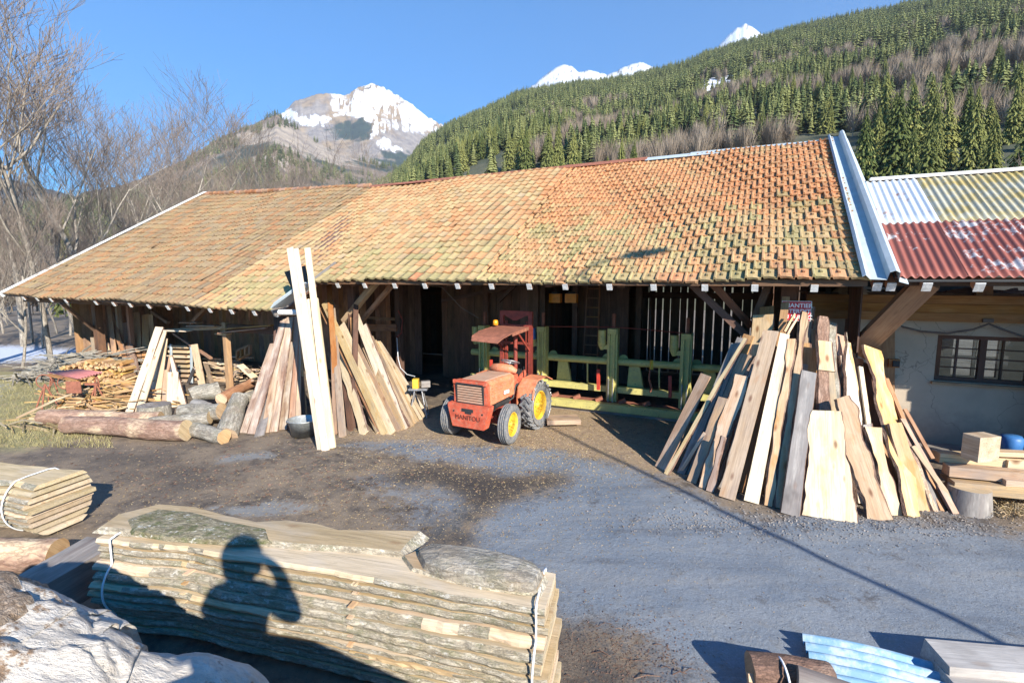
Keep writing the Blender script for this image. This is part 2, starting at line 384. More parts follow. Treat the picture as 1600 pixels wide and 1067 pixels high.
def ground_mat():
    g = G('yard_ground'); v = g.pos()
    nf = g.noise(v, 38, 4, .75); nm = g.noise(v, 6, 5, .7); nl = g.noise(v, 1.1, 5, .65); ns = g.noise(g.map(v, (1, 1, 1)), 130, 2, .8)
    def msk(name, w=.5):
        a = g.attr(name).outputs['Fac']
        return g.step(g.math('ADD', a, g.math('MULTIPLY', g.math('SUBTRACT', g.math('ADD', g.math('MULTIPLY', nm, .6), g.math('MULTIPLY', nf, .4)), .5), w*1.8)), .36, .64)
    dirt = g.mix(g.step(nm, .35, .65), (.062, .05, .042), (.19, .15, .112))
    dirt = g.mix(g.math('MULTIPLY', g.step(nl, .42, .60), .7), dirt, (.27, .205, .14))
    st = g.n('TexVoronoi', {'Vector': g.map(v, (26, 60, 1), (0, 0, 0)), 'Scale': 1.0}).outputs['Distance']
    st2 = g.n('TexVoronoi', {'Vector': g.map(v, (70, 22, 1), (3, 0, 0)), 'Scale': 1.0}).outputs['Distance']
    chips = g.math('MULTIPLY', g.step(g.math('MINIMUM', st, st2), .20, .12), g.step(nm, .42, .6))
    dirt = g.mix(g.math('MULTIPLY', chips, .75), dirt, (.38, .28, .17))
    dirt = g.mix(g.step(nf, .60, .72), dirt, (.03, .026, .024))
    asp = g.mix(g.step(nl, .3, .7), (.145, .178, .22), (.225, .25, .28))
    asp = g.mix(g.math('MULTIPLY', g.step(nm, .5, .72), .55), asp, (.20, .19, .17))
    sv = g.n('TexVoronoi', {'Vector': v, 'Scale': 85.0}); scol = sv.outputs['Color']
    asp = g.mix(.55, asp, g.mix(1.0, asp, g.ramp(g.n('SeparateColor', {0: scol}).outputs[0], [(0, (.78, .78, .78)), (.85, (1, 1, 1)), (1, (1.35, 1.35, 1.35))]), 'MULTIPLY'))
    asp = g.mix(g.math('MULTIPLY', g.step(g.math('ADD', g.math('MULTIPLY', g.noise(v, 2.1, 5, .75), .75), g.math('MULTIPLY', nf, .25)), .56, .64), .75), asp, (.07, .062, .058))
    asp = g.mix(g.step(st, .07, .05), asp, (.4, .38, .34))
    tr = g.noise(g.n('Mapping', {'Vector': v, 'Rotation': (0, 0, .45), 'Scale': (.35, 3.2, 1)}).outputs[0], 1, 4, .6)
    asp = g.mix(g.math('MULTIPLY', g.step(tr, .5, .68), .35), asp, (.27, .27, .265)); asp = g.mix(g.math('MULTIPLY', g.step(tr, .42, .3), .4), asp, (.09, .10, .12))
    saw = g.mix(g.step(nf, .35, .65), (.24, .17, .11), (.42, .31, .2))
    saw = g.mix(g.math('MULTIPLY', g.step(nm, .5, .66), .6), saw, (.15, .105, .08))
    gra = g.mix(g.step(nf, .35, .65), (.16, .15, .06), (.36, .32, .15))
    gra = g.mix(g.step(nm, .5, .62), gra, (.34, .26, .15))
    wood_ = g.mix(g.step(nl, .4, .6), (.17, .135, .095), (.25, .2, .15))
    col = g.mix(msk('far'), dirt, wood_)
    col = g.mix(msk('grass'), col, gra)
    col = g.mix(msk('saw', .9), col, saw)
    col = g.mix(msk('asphalt', .8), col, asp)
    col = g.mix(g.math('MULTIPLY', msk('pale', 1.1), .6), col, (.25, .27, .28))
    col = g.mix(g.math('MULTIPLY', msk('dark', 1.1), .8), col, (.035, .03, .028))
    col = g.mix(msk('snow', .9), col, (.55, .6, .7))
    h = g.math('ADD', g.math('MULTIPLY', nf, .5), g.math('ADD', g.math('MULTIPLY', nm, 1.2), g.math('MULTIPLY', ns, .3)))
    return g.fin(col, g.ramp(nm, [(0, (.6,)*3), (1, (.95,)*3)]), h, .018, .8)
def spread(lo, hi, st, far, n):
    e = np.geomspace(st, far, n)
    return np.concatenate([lo-e[::-1].cumsum()[::-1]*0-np.cumsum(e)[::-1], np.arange(lo, hi, st), hi+np.cumsum(e)])
gx = spread(-20, 12, .1, 900, 34); gy = spread(1.5, 19, .1, 900, 34)
GX, GY = np.meshgrid(gx, gy)
def bumps(X, Y): return (fbm(X*1.3, Y*1.3, 2, 3)-.5)*.05*np.clip((12.5-(X*.4281+Y*.9037))/2, .1, 1)*(np.hypot(X, Y) < 60)
GZ = bumps(GX, GY)-.0
GZ = GZ - np.clip((np.hypot(GX, GY)-55)/200, 0, 1)*9
wx = (fbm(GX*.9, GY*.9, 5, 4)-.5)*1.3; wy = (fbm(GX*.9, GY*.9, 9, 4)-.5)*1.3
def pm(pts, soft=.7): return np.clip(.5+poly_sd(pts, GX+wx, GY+wy)/soft*.5, 0, 1)
asp_m = pm([(1640,830),(1500,812),(1230,800),(1030,748),(940,722),(870,706),(700,690),(545,690),(640,712),(860,738),(850,775),(800,805),(765,840),(745,862),(880,905),(900,980),(1100,1060),(1000,1300),(1200,2500),(4000,2500)])
asp_m = np.maximum(asp_m, .72*pm([(540,770),(640,745),(740,775),(790,830),(700,850),(600,840)], 1.2))
saw_m = np.maximum(pm([(620,700),(700,690),(870,708),(1040,748),(1120,720),(1130,655),(960,636),(860,632),(650,640),(560,680)], .8), .5*pm([(200,720),(500,700),(560,720),(420,770),(180,760)], 2.5))
grs_m = pm([(-200,560),(60,585),(130,600),(170,660),(90,690),(0,700),(-300,720)], .8)
pal_m = np.maximum.reduce([pm([(350,700),(430,695),(440,710),(360,716)], .3), pm([(365,785),(440,775),(470,792),(380,800)], .3), pm([(700,800),(760,805),(750,840),(705,835)], .4)*.9])
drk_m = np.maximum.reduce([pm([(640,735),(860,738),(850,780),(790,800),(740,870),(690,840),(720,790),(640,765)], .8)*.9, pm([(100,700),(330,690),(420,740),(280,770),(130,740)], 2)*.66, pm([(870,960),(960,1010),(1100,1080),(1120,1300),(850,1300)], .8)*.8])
snw_m = np.maximum(pm([(-300,560),(0,540),(150,548),(150,556),(0,566)], 2.5), pm([(-300,610),(0,600),(30,590),(0,625),(-200,640)], 1)*.6)
far_m = np.clip((GX*.4281+GY*.9037-13)/1.5, 0, 1)*(1.0*(GX*.9037-GY*.4281 < -23.2)+1.0*(GX*.4281+GY*.9037 > 21) > 0)
go = grid_obj('ground', GX, GY, GZ, ground_mat(), {'asphalt': asp_m, 'saw': saw_m, 'grass': grs_m, 'pale': pal_m, 'dark': drk_m, 'snow': snw_m, 'far': far_m})
go['kind'] = 'structure'
# ---------------------------------------------------------------- hills and mountains
def azel(px, py):
    r = ray(px, py); return math.atan2(r.x, r.y), r.z/math.hypot(r.x, r.y)
def skyl(pts):
    a = np.array([azel(*p) for p in pts]); o = np.argsort(a[:, 0]); return a[o, 0], a[o, 1]
class Layer:
    def __init__(s, pts, r0, r1, pw, z0, drop=0, rough=0.0, rs=1.0):
        s.a, s.e = skyl(pts); s.r0, s.r1, s.pw, s.z0, s.drop, s.rough, s.rs = r0, r1, pw, z0, drop, rough, rs
    def z(s, A, Rr):
        zc = H+s.r1*np.interp(A, s.a, s.e)-s.drop+s.rough*(.16*(fbm(A*70, 0*A+s.r1, 2, 4)-.5)+.14*(1-2*np.abs(fbm(A*160, 0*A+s.r1+9, 2, 4)-.5)-.8))
        q = np.clip((Rr-s.r0)/(s.r1-s.r0), 0, 1.4)
        X, Y = Rr*np.sin(A), Rr*np.cos(A)
        z = s.z0+(zc-s.z0)*np.where(q <= 1, q**s.pw, 1-(q-1)*1.6)
        if s.rough:
            k = s.rs/s.r1
            n = fbm(X*k*7, Y*k*7, 3, 6); rg = 1-np.abs(2*fbm(X*k*5, Y*k*5, 8, 5)-1)
            z = z+s.rough*(n-.5+.6*(rg-.75))*np.clip(q, 0, 1)*np.clip(1.02-q, .12, 1)*4*.5
        return z
    def mesh(s, name, mat, na=260, nr=130, a0=None, a1=None, extra=1.25, cols=None):
        A, Rr = np.meshgrid(np.linspace(a0 or s.a[0], a1 or s.a[-1], na), np.concatenate([np.linspace(s.r0, s.r1, nr), np.linspace(s.r1, s.r1*extra, 12)[1:]]))
        Z = s.z(A, Rr)
        o = grid_obj(name, Rr*np.sin(A), Rr*np.cos(A), Z, mat, cols(s, A, Rr, Z) if cols else {})
        o['kind'] = 'structure'; return o
def g_hill():
    g = G('forest_floor'); v = g.pos()
    n = g.noise(v, .02, 5, .7); sn = g.attr('snow').outputs['Fac']; rk = g.attr('rock').outputs['Fac']
    col = g.mix(g.step(n, .4, .6), (.045, .055, .028), (.11, .10, .06))
    n2 = g.math('MULTIPLY', g.math('SUBTRACT', g.noise(v, .09, 4, .7), .5), .8)
    col = g.mix(g.step(g.math('ADD', rk, n2), .4, .6), col, (.33, .26, .20))
    col = g.mix(g.step(g.math('ADD', sn, n2), .4, .6), col, (.75, .77, .82))
    return g.fin(col, .95)
def g_peak():
    g = G('snowy_mountain_ground'); v = g.pos()
    c = g.attr('col').outputs['Color']; sn = g.attr('snow').outputs['Fac']
    n = g.noise(v, .018, 6, .7); n2 = g.noise(v, .005, 5, .7)
    col = g.mix(g.step(n, .4, .62), c, g.mix(1.0, c, (.55, .55, .6), 'MULTIPLY'))
    s_ = g.step(g.math('ADD', sn, g.math('MULTIPLY', g.math('SUBTRACT', g.math('ADD', g.math('MULTIPLY', n, .5), g.math('MULTIPLY', n2, .5)), .5), 1.15)), .46, .54)
    return g.fin(g.mix(s_, col, (.82, .85, .9)), .85, n, 12, .6)
def blob(A, E, pts):
    """soft mask from (px, py, rx, ry) ellipses given as directions"""
    m = np.zeros(A.shape)
    for px, py, rx, ry in pts:
        a, e = azel(px, py); a2, _ = azel(px+rx, py); _, e2 = azel(px, py-ry)
        m = np.maximum(m, 1.2-np.hypot((A-a)/abs(a2-a), (E-e)/abs(e2-e)))
    return np.clip(m, 0, 1)
PK = Layer([(150,300),(300,262),(400,200),(440,178),(462,158),(482,150),(500,147),(512,145),(530,149),(548,145),(562,136),(578,129),(596,133),(614,144),(636,160),(656,175),(676,188),(694,197),(720,214),(760,232),(850,262),(1000,300)], 1700, 4300, 1.5, 20, 0, 150, 1.6)
def pkcol(s, A, Rr, Z):
    E = (Z-H)/Rr; X, Y = Rr*np.sin(A), Rr*np.cos(A)
    sn = blob(A, E, [(600,150,46,26), (645,172,42,18), (565,160,24,26), (575,200,16,26), (522,165,14,16), (500,185,26,8), (660,190,40,12), (580,180,20,50), (480,192,22,10), (620,235,14,10), (600,225,16,14)])
    sn = np.minimum(np.maximum(sn, np.clip((E-.235)*12, 0, .55)), .74); sn = sn*(1-blob(A, E, [(485,158,42,22), (548,200,34,16)])*.85)
    n = fbm(X*.004, Y*.004, 1, 5); sn = sn-.5*np.clip(np.abs(fbm(A*90, E*18, 2, 4)-.5)*-9+.55, 0, 1)
    rock = np.array([.37, .32, .27]); grass = np.array([.42, .30, .17]); fir = np.array([.045, .07, .04]); dirt = np.array([.22, .19, .14])
    c = grass+(rock-grass)*np.clip((n-.42)*8, 0, 1)[..., None]
    f = np.maximum(blob(A, E, [(548,203,38,20), (560,200,24,16), (450,235,50,22), (640,255,60,16), (500,262,60,20), (400,262,70,24), (620,245,40,10)]), 0)
    f = np.clip((f+(fbm(X*.02, Y*.02, 4, 4)-.5)*1.2-.3)*4, 0, 1)
    c = c+(fir-c)*f[..., None]
    return {'col': c, 'snow': sn*(1-f*.9)}
PK.mesh('snowy_mountain', g_peak(), 420, 260, cols=pkcol)
FP = Layer([(x, y+5) for x, y in [(780,200),(815,140),(838,124),(850,112),(866,103),(880,96),(894,100),(905,108),(918,104),(950,112),(968,104),(985,96),(1000,92),(1012,98),(1026,104),(1060,110),(1120,70),(1138,52),(1150,42),(1164,33),(1178,40),(1190,48),(1230,80),(1300,140)]], 3200, 5600, 1.3, 300, 0, 120, 2)
FP.mesh('far_snow_peaks', g_peak(), 200, 60, cols=lambda s, A, Rr, Z: {'col': np.full(A.shape+(3,), .3), 'snow': .66-.5*np.clip(np.abs(fbm(A*200, Z*.004, 2, 4)-.5)*-9+.5, 0, 1)})
LH = Layer([(-400,330),(-100,322),(0,318),(60,306),(120,297),(170,285),(230,268),(290,240),(330,216),(370,198),(405,185),(430,172),(450,185),(490,212),(540,238),(600,252),(700,268),(860,300)], 500, 1900, 1.15, -5, 14, 60, 1.5)
def lhcol(s, A, Rr, Z):
    E = (Z-H)/Rr; X, Y = Rr*np.sin(A), Rr*np.cos(A); n = fbm(X*.008, Y*.008, 2, 5)
    fir = np.array([.035, .055, .032]); br = np.array([.26, .195, .13]); rk = np.array([.44, .36, .27])
    c = br+(fir-br)*np.clip((n-.43)*7, 0, 1)[..., None]
    r = np.clip((blob(A, E, [(390,215,30,12), (450,215,60,22), (520,245,60,14), (480,232,50,16), (430,250,40,10)])+(fbm(X*.015, Y*.015, 7, 4)-.5)*1.3-.25)*4, 0, 1)
    return {'col': c+(rk-c)*r[..., None], 'snow': np.zeros(A.shape)}
LH.mesh('wooded_hill_left', g_peak(), 320, 150, cols=lhcol)
LF = Layer([(-800,300),(-300,270),(-60,268),(0,278),(50,288),(100,302),(170,320),(300,345)], 1500, 3000, 1.1, -5, 0, 60, 1.5)
LF.mesh('distant_ridge', g_peak(), 120, 50, cols=lambda s, A, Rr, Z: {'col': np.full(A.shape+(3,), 1.)*np.array([.06, .075, .07]), 'snow': np.zeros(A.shape)})
SKY_R = [(560,300),(620,262),(640,243),(660,215),(690,195),(720,180),(760,163),(800,142),(840,132),(880,126),(940,118),(1000,108),(1040,100),(1100,78),(1150,60),(1200,45),(1250,34),(1320,18),(1400,4),(1500,-20),(1700,-70),(2200,-150)]
RH = Layer(SKY_R, 55, 980, 1.1, -1, 11, 22, 2.2)
def rhcol(s, A, Rr, Z):
    E = (Z-H)/Rr
    return {'snow': blob(A, E, [(1130,124,46,11), (1100,138,24,8), (1225,90,34,9), (1480,30,14,16), (1270,75,20,5), (1010,115,8,14), (1030,172,20,4)]), 'rock': blob(A, E, [(925,155,26,16), (905,175,12,12), (1095,80,10,10), (1450,22,40,6), (760,175,30,10), (1060,170,26,6), (1250,45,30,4)])}
RH.mesh('forest_hillside', g_hill(), 300, 160, cols=rhcol)
# ---------------------------------------------------------------- conifers
def con_arrays(levels, m, seed, droop=.25, subdiv=False):
    r = np.random.RandomState(seed); V = []; F = []
    def tri(a, b, c):
        k = len(V); V.extend([a, b, c]); F.append((k, k+1, k+2))
    for k in range(levels):
        q = (k+.3*r.rand())/levels; zz = .07+.93*q**.92; rad = .175*(1-q)**.8*(.8+.4*r.rand())+.006
        mm = max(4, int(m*(1-q*.5))); ph = r.rand()*6.28
        for j in range(mm):
            a = ph+6.283*(j+.5*r.rand())/mm; rr = rad*(.65+.6*r.rand()); w = rr*(.22 if subdiv else .52)
            c_, s_ = math.cos(a), math.sin(a); zt = zz-rr*droop*(1+r.rand())
            if not subdiv:
                tri((0, 0, zz+.055), (c_*rr-s_*w, s_*rr+c_*w, zt), (c_*rr+s_*w, s_*rr-c_*w, zt-.01*r.rand()))
            else:
                n = 4
                for t in range(n):
                    f0 = t/n; f1 = (t+1.25)/n; ww = w*(1-.55*f0)*(.7+.6*r.rand())
                    z0 = zz+.02-rr*droop*f0**1.3*1.2; z1 = zz-rr*droop*f1**1.3*1.3-.006
                    for sg in (-1, 1):
                        tri((c_*rr*f0, s_*rr*f0, z0), (c_*rr*f1, s_*rr*f1, z1), (c_*rr*(f0+.25)-s_*ww*sg, s_*rr*(f0+.25)+c_*ww*sg, z1-.012*r.rand()))
    return np.array(V), np.array(F)
def tris_obj(name, V, F, rnd, mat):
    me = bpy.data.meshes.new(name); me.vertices.add(len(V)); me.vertices.foreach_set('co', V.ravel())
    me.loops.add(F.size); me.loops.foreach_set('vertex_index', F.ravel())
    me.polygons.add(len(F)); me.polygons.foreach_set('loop_start', np.arange(len(F))*3); me.polygons.foreach_set('loop_total', np.full(len(F), 3))
    me.update(calc_edges=True)
    a = me.attributes.new('rnd', 'FLOAT', 'POINT'); a.data.foreach_set('value', rnd)
    me.materials.append(M[mat]); o = bpy.data.objects.new(name, me); SC.collection.objects.link(o); return o
def scatter(vars_, P, S, RZ, name, mat):
    Vs, Fs, Rs = [], [], []; off = 0
    vi = NR.randint(len(vars_), size=len(P))
    for q, (V, F) in enumerate(vars_):
        ix = np.where(vi == q)[0]
        c, s = np.cos(RZ[ix])[:, None], np.sin(RZ[ix])[:, None]; h = S[ix][:, None]; w = h*NR.uniform(.8, 1.35, (len(ix), 1))
        x = (V[None, :, 0]*c-V[None, :, 1]*s)*w+P[ix, 0][:, None]; y = (V[None, :, 0]*s+V[None, :, 1]*c)*w+P[ix, 1][:, None]; z = V[None, :, 2]*h+P[ix, 2][:, None]
        Vs.append(np.stack([x, y, z], -1).reshape(-1, 3)); Fs.append((F[None]+(np.arange(len(ix))*len(V))[:, None, None]).reshape(-1, 3)+off)
        Rs.append(np.repeat(NR.rand(len(ix)), len(V))); off += len(ix)*len(V)
    return tris_obj(name, np.concatenate(Vs), np.concatenate(Fs), np.concatenate(Rs), mat)
a_lo, a_hi = azel(560, 300)[0], azel(1680, 100)[0]
N = 30000
rr_ = np.sqrt(NR.uniform(200**2, 1010**2, N)); aa_ = NR.uniform(a_lo, a_hi, N)
zz_ = RH.z(aa_, rr_); ee_ = (zz_-H+8)/rr_
clear = np.maximum.reduce([blob(aa_, ee_, [(1130,126,36,8), (1105,136,18,5), (1225,92,26,6), (925,158,18,14), (905,178,9,10), (1480,34,8,12), (1270,77,16,3)]), 0*aa_])
dens = fbm(rr_*np.sin(aa_)*.02, rr_*np.cos(aa_)*.02, 6, 3)
clump = fbm(rr_*np.sin(aa_)*.022, rr_*np.cos(aa_)*.022, 16, 3)
keep = (clear < .45) & ((clump < .55) | (rr_ > 520)) & (zz_ > 2) & (dens+NR.uniform(-.15, .15, N) > .41)
px_ = 0
hh_ = NR.uniform(8, 18, N)*np.where(rr_ > 850, .8, 1)
far_v = [con_arrays(8, 7, k, .35) for k in range(5)]
P_ = np.stack([rr_*np.sin(aa_), rr_*np.cos(aa_), zz_-.5], -1)
hh_ = np.where(rr_ < 450, hh_*.82, hh_); RZ_ = NR.uniform(0, 6.28, N); k1 = keep & (rr_ >= 430); k2 = keep & (rr_ < 430)
mid_v = [con_arrays(17, 10, 50+k, .35) for k in range(5)]
fo = scatter(far_v, P_[k1], hh_[k1], RZ_[k1], 'conifer_forest', 'farcon'); f2_ = scatter(mid_v, P_[k2], hh_[k2], RZ_[k2], 'spruce_wood', 'farcon')
ntag(f2_, 'lower band of smaller spruces between the roof ridge and the far slope', 'forest', kind='stuff')
ntag(fo, 'dense dark green conifer forest covering the steep hillside behind the tiled roof', 'forest', kind='stuff')
# left hill forest
N2 = 5200; ra = np.sqrt(NR.uniform(620**2, 1940**2, N2)); aa = NR.uniform(azel(-60, 300)[0], azel(660, 260)[0], N2); za = LH.z(aa, ra)
ea = (za-H)/ra; rockm = blob(aa, ea, [(390,215,26,10), (450,215,50,18), (520,245,50,12), (480,232,44,14)])
kp = (fbm(ra*np.sin(aa)*.006, ra*np.cos(aa)*.006, 3, 3) > .52) & (rockm < .4)
lf = scatter(far_v[:3], np.stack([ra*np.sin(aa), ra*np.cos(aa), za-.5], -1)[kp], NR.uniform(14, 26, N2)[kp], NR.uniform(0, 6, N2)[kp], 'hill_wood', 'farcon')
ntag(lf, 'dark conifer wood on the lower hill in front of the snowy mountain', 'forest', kind='stuff')
# ---------------------------------------------------------------- bare twiggy trees
def bare_tree(seed, h=11.0, lean=0.1, spread_=.55, depth=5, splits=3, r0=.16, twist=.24):
    r = random.Random(seed); tb = MB(); wb = MB()
    def grow(p, d, ln, rad, lev):
        n = 4 if lev < 2 else 3; pts = [p.copy()]; rs = [rad]
        q = p.copy(); dd = d.copy()
        for i in range(n):
            dd = (dd+Vector((r.gauss(0, twist*.45), r.gauss(0, twist*.45), r.gauss(0, .12)+.06))).normalized()
            q = q+dd*ln/n; pts.append(q.copy()); rs.append(max(.0052, rad*(1-.5*(i+1)/n)))
        b = tb if lev < 3 else wb
        b.tube(pts, rs, [7, 5, 4, 3, 3, 3, 3][lev], cap=False, rnd=.5, sm=lev < 3)
        if lev >= depth: return
        m = splits+(1 if lev >= 2 else 0)+(2 if lev == 0 else 0)
        for k in range(m):
            f = .35+.65*(k+r.random()*.8)/m if lev else .42+.56*(k+r.random()*.7)/m
            f = min(f, .99); i = min(n-1, int(f*n)); t = f*n-i; bp = pts[i].lerp(pts[i+1], t)
            a = r.uniform(0, 6.283); o = Vector((math.cos(a), math.sin(a), 0)); base = (pts[i+1]-pts[i]).normalized()
            nd = (base*(1-spread_*.5)+o*spread_*r.uniform(.7, 1.3)+Vector((0, 0, .22))).normalized()
            grow(bp, nd, ln*r.uniform(.42, .68)*(1.15 if lev else .9), rs[i]*.62*(1-.3*t), lev+1)
    grow(Vector((0, 0, -.1)), Vector((r.gauss(0, lean), r.gauss(0, lean), 1)).normalized(), h*.6, r0, 0)
    return tb, wb
BT = []
def add_bare(i, loc, scale, rz, label, cat='tree', group='bare trees behind the barn', name='bare_tree'):
    seeds = [(11, 11, .08, .5, 5, 3, .11), (23, 11, .15, .6, 5, 3, .125), (37, 12, .05, .42, 5, 3, .085), (41, 10, .2, .65, 5, 3, .11), (59, 11.5, .1, .5, 5, 3, .095), (67, 9, .18, .75, 5, 3, .125)]
    if len(BT) <= i:
        for k in range(len(BT), len(seeds)):
            sdv = seeds[k]; tb, wb = bare_tree(*sdv)
            BT.append((tb, wb, None))
    tb, wb, ms = BT[i]
    t = thing(name, label, cat, loc, group); t.rotation_euler = (0, 0, rz); t.scale = (scale,)*3
    if ms is None:
        a = tb.build('trunk', 'bare', loc=(0, 0, 0)); b = wb.build('crown', 'twig', loc=(0, 0, 0)); a.parent = t; b.parent = t
        BT[i] = (tb, wb, (a, b))
    else:
        for q in ms:
            c = q.copy(); SC.collection.objects.link(c); c.parent = t
    return t
def atpx(px, r, z=0.0):
    a = azel(px, 400)[0]; return Vector((r*math.sin(a), r*math.cos(a), z))
bare_list = [ # px, distance, variant, scale, label
 (-95, 24, 5, 1.6, 'near dark branching tree whose heavy boughs reach in from the left edge'),
 (62, 27, 2, 1.25, 'slender pale birch stem rising left of the roof corner, leftmost tall birch'),
 (20, 33, 0, 1.2, 'thin bare tree at the far left edge behind the near boughs'),
 (112, 36, 4, 1.15, 'straight pale tree just right of the tall birch, ending in upright twigs'),
 (188, 30, 1, 1.28, 'tall broad bare tree with reddish twig haze above the left roof edge'),
 (150, 48, 3, 1.3, 'bare tree half hidden behind the broad tree with the reddish twigs'),
 (245, 40, 3, 1.1, 'low many-armed bare tree showing just above the white verge board'),
 (290, 34, 1, 1.0, 'knobbly forked bare tree at the top left corner of the roof'),
 (335, 46, 0, 1.05, 'bare tree with thick pollarded arms right of the roof corner'),
 (400, 52, 4, .95, 'thin bare tree against the grey rock face of the hill'),
 (440, 44, 5, .85, 'spreading bare tree in front of the snowy mountain left shoulder'),
 (1588, 26, 2, 1.15, 'white-stemmed bare birch above the yellow corrugated roof at the right edge')]
for px, r, k, s, lb in bare_list: add_bare(k, atpx(px, r, -.3), s*(1.0 if px < 200 else (.62 if px > 1500 else 1.15)), R.uniform(0, 6), lb, group='bare trees behind the barn')
for k in range(66):
    px = -60+690*((k*.618) % 1); r = R.uniform(45, 110)
    add_bare(k % 6, atpx(px, r, -1.2), R.uniform(1.1, 1.6)*(.75+r/200)*(.45 if px < 190 else 1), R.uniform(0, 6), 'leafless brown tree in the scrub belt beyond the left half of the barn roof', group='scrub woodland trees', name='scrub_tree')
for k in range(20):
    px = -90+300*((k*.618) % 1); r = R.uniform(24, 60)
    add_bare([2, 4, 0][k % 3], atpx(px, r, -.5), R.uniform(.5, .95), R.uniform(0, 6), 'slim leafless tree or sapling seen below the left eave beside the snow patch', group='slim trees beyond the left eave', name='young_tree')
# near conifers: individuals
def near_con(seed):
    V, F = con_arrays(40, 14, seed, .32, True); me_o = tris_obj('crown', V, F, NR.rand(len(F)).repeat(3)*.25, 'conifer')
    b = MB(); b.tube([(0, 0, -.02), (0, 0, .5), (0, 0, .97)], [.013, .009, .002], 6, cap=False); t = b.build('trunk', 'trunkc', loc=(0, 0, 0))
    return me_o, t
NC = [near_con(100+k) for k in range(4)]; used = set()
def add_con(px, r, hgt, label, group):
    k = R.randrange(4); a = azel(px, 300)[0]; z = float(RH.z(np.array([a]), np.array([float(r)]))[0]) if r > 60 else -1
    t = thing('conifer', label, 'tree', (r*math.sin(a), r*math.cos(a), max(z, -3)-.5), group); w = hgt*R.uniform(.85, 1.2)
    t.scale = (w, w, hgt); t.rotation_euler = (0, 0, R.uniform(0, 6))
    for q in NC[k]:
        if k in used: c = q.copy(); SC.collection.objects.link(c)
        else: c = q
        c.parent = t
    used.add(k)
for k in range(150):
    px = 880+760*((k*.618+.1) % 1)+R.uniform(-25, 25); r = R.uniform(105, 330)
    if 1000 < px < 1330 and r < 190: r += 90
    add_con(px, r, R.uniform(6, 16)*(1.0 if px > 1320 else .9), 'tall green spruce in the front belt of wood behind the right half of the roof', 'front belt spruces')
for k in range(46):
    px = 560+340*((k*.618+.3) % 1); r = R.uniform(170, 330)
    add_con(px, r, R.uniform(11, 17), 'small green spruce standing in the valley above the middle of the tiled roof', 'valley spruces')
for k, (px, r, h) in enumerate([(1345,118,15),(1395,125,17),(1420,118,11),(1372,150,19),(1450,140,14),(1500,150,13)]):
    add_con(px, r, h, ['pointed spruce directly above the top corner of the blue grey flashing', 'tallest dark spruce right of the roof flashing', 'short light green spruce above the white corrugated sheet', 'dark spruce rising behind the tallest one', 'spruce above the first yellow corrugated sheet', 'spruce near the bare birch at the right edge'][k], 'big spruces above the corrugated roof')
for k in range(10):
    add_con(R.uniform(-20, 560), R.uniform(60, 120), R.uniform(6, 10), 'small yellowish green spruce between the bare trees beyond the left roof', 'spruces among the bare trees')
# far grey bare trees in the forest belt
def puff(seed):
    r = np.random.RandomState(seed); V = []; F = []
    for k in range(170):
        a = r.rand()*6.283; q = r.rand(); rr = .30*math.sqrt(r.rand()); z1 = .25+.72*r.rand(); z1 *= 1-.5*rr
        b0 = np.array([math.cos(a)*rr*.3, math.sin(a)*rr*.3, z1*.45]); b1 = np.array([math.cos(a)*rr, math.sin(a)*rr, z1]); w = np.array([-math.sin(a), math.cos(a), 0])*.007
        n = len(V); V += [b0-w, b0+w, b1+r.normal(0, .03, 3)]; F.append((n, n+1, n+2))
    V += [(-.012, 0, 0), (.012, 0, 0), (0, 0, .8)]; F.append((len(V)-3, len(V)-2, len(V)-1))
    return np.array(V), np.array(F)
pv = [puff(k) for k in range(4)]
N3 = 3600; r3 = NR.uniform(165, 620, N3); a3 = NR.uniform(azel(820, 250)[0], azel(1680, 250)[0], N3)
kb_ = fbm(r3*np.sin(a3)*.022, r3*np.cos(a3)*.022, 16, 3) > .535; r3, a3 = r3[kb_], a3[kb_]; N3 = len(r3)
z3 = RH.z(a3, r3)
bo = scatter(pv, np.stack([r3*np.sin(a3), r3*np.cos(a3), z3], -1), NR.uniform(8, 14, N3), NR.uniform(0, 6, N3), 'bare_woodland', 'farbare')
ntag(bo, 'pinkish grey leafless woodland between the spruces low on the hillside', 'woodland', kind='stuff')
N4 = 420; r4 = NR.uniform(110, 300, N4); a4 = np.array([azel(p, 250)[0] for p in NR.uniform(-120, 760, N4)])
b2 = scatter(pv, np.stack([r4*np.sin(a4), r4*np.cos(a4), -1-r4*.015], -1), NR.uniform(9, 15, N4), NR.uniform(0, 6, N4), 'brown_scrub', 'farbare')
ntag(b2, 'brown leafless scrub filling the valley floor beyond the barn', 'scrub', kind='stuff')
# ---------------------------------------------------------------- the barn
barn = thing('sawmill_barn', 'long open-fronted timber sawmill barn under a patchy orange and mossy clay tile roof', 'barn', Wp(-10, 12, 0))
DE, DR = 9.0, 14.8
ZE = zof(1358, 437, DE); ZR = zof(1318, 219, DR)
S_R = sof(1356, DE, 437)
pL0 = dp(8, 458, 7.96); S_L = pL0.dot(EU)
zR_L = zof(320, 305, DR); S_RL = sof(320, DR, 305)
S_STEP = sof(493, DE, 437)
def ridge(s): return Wp(s, DR, ZR+(zR_L-ZR)*min(1, max(0, (s+12.7)/(S_RL+12.7))) if s < -12.7 else ZR)
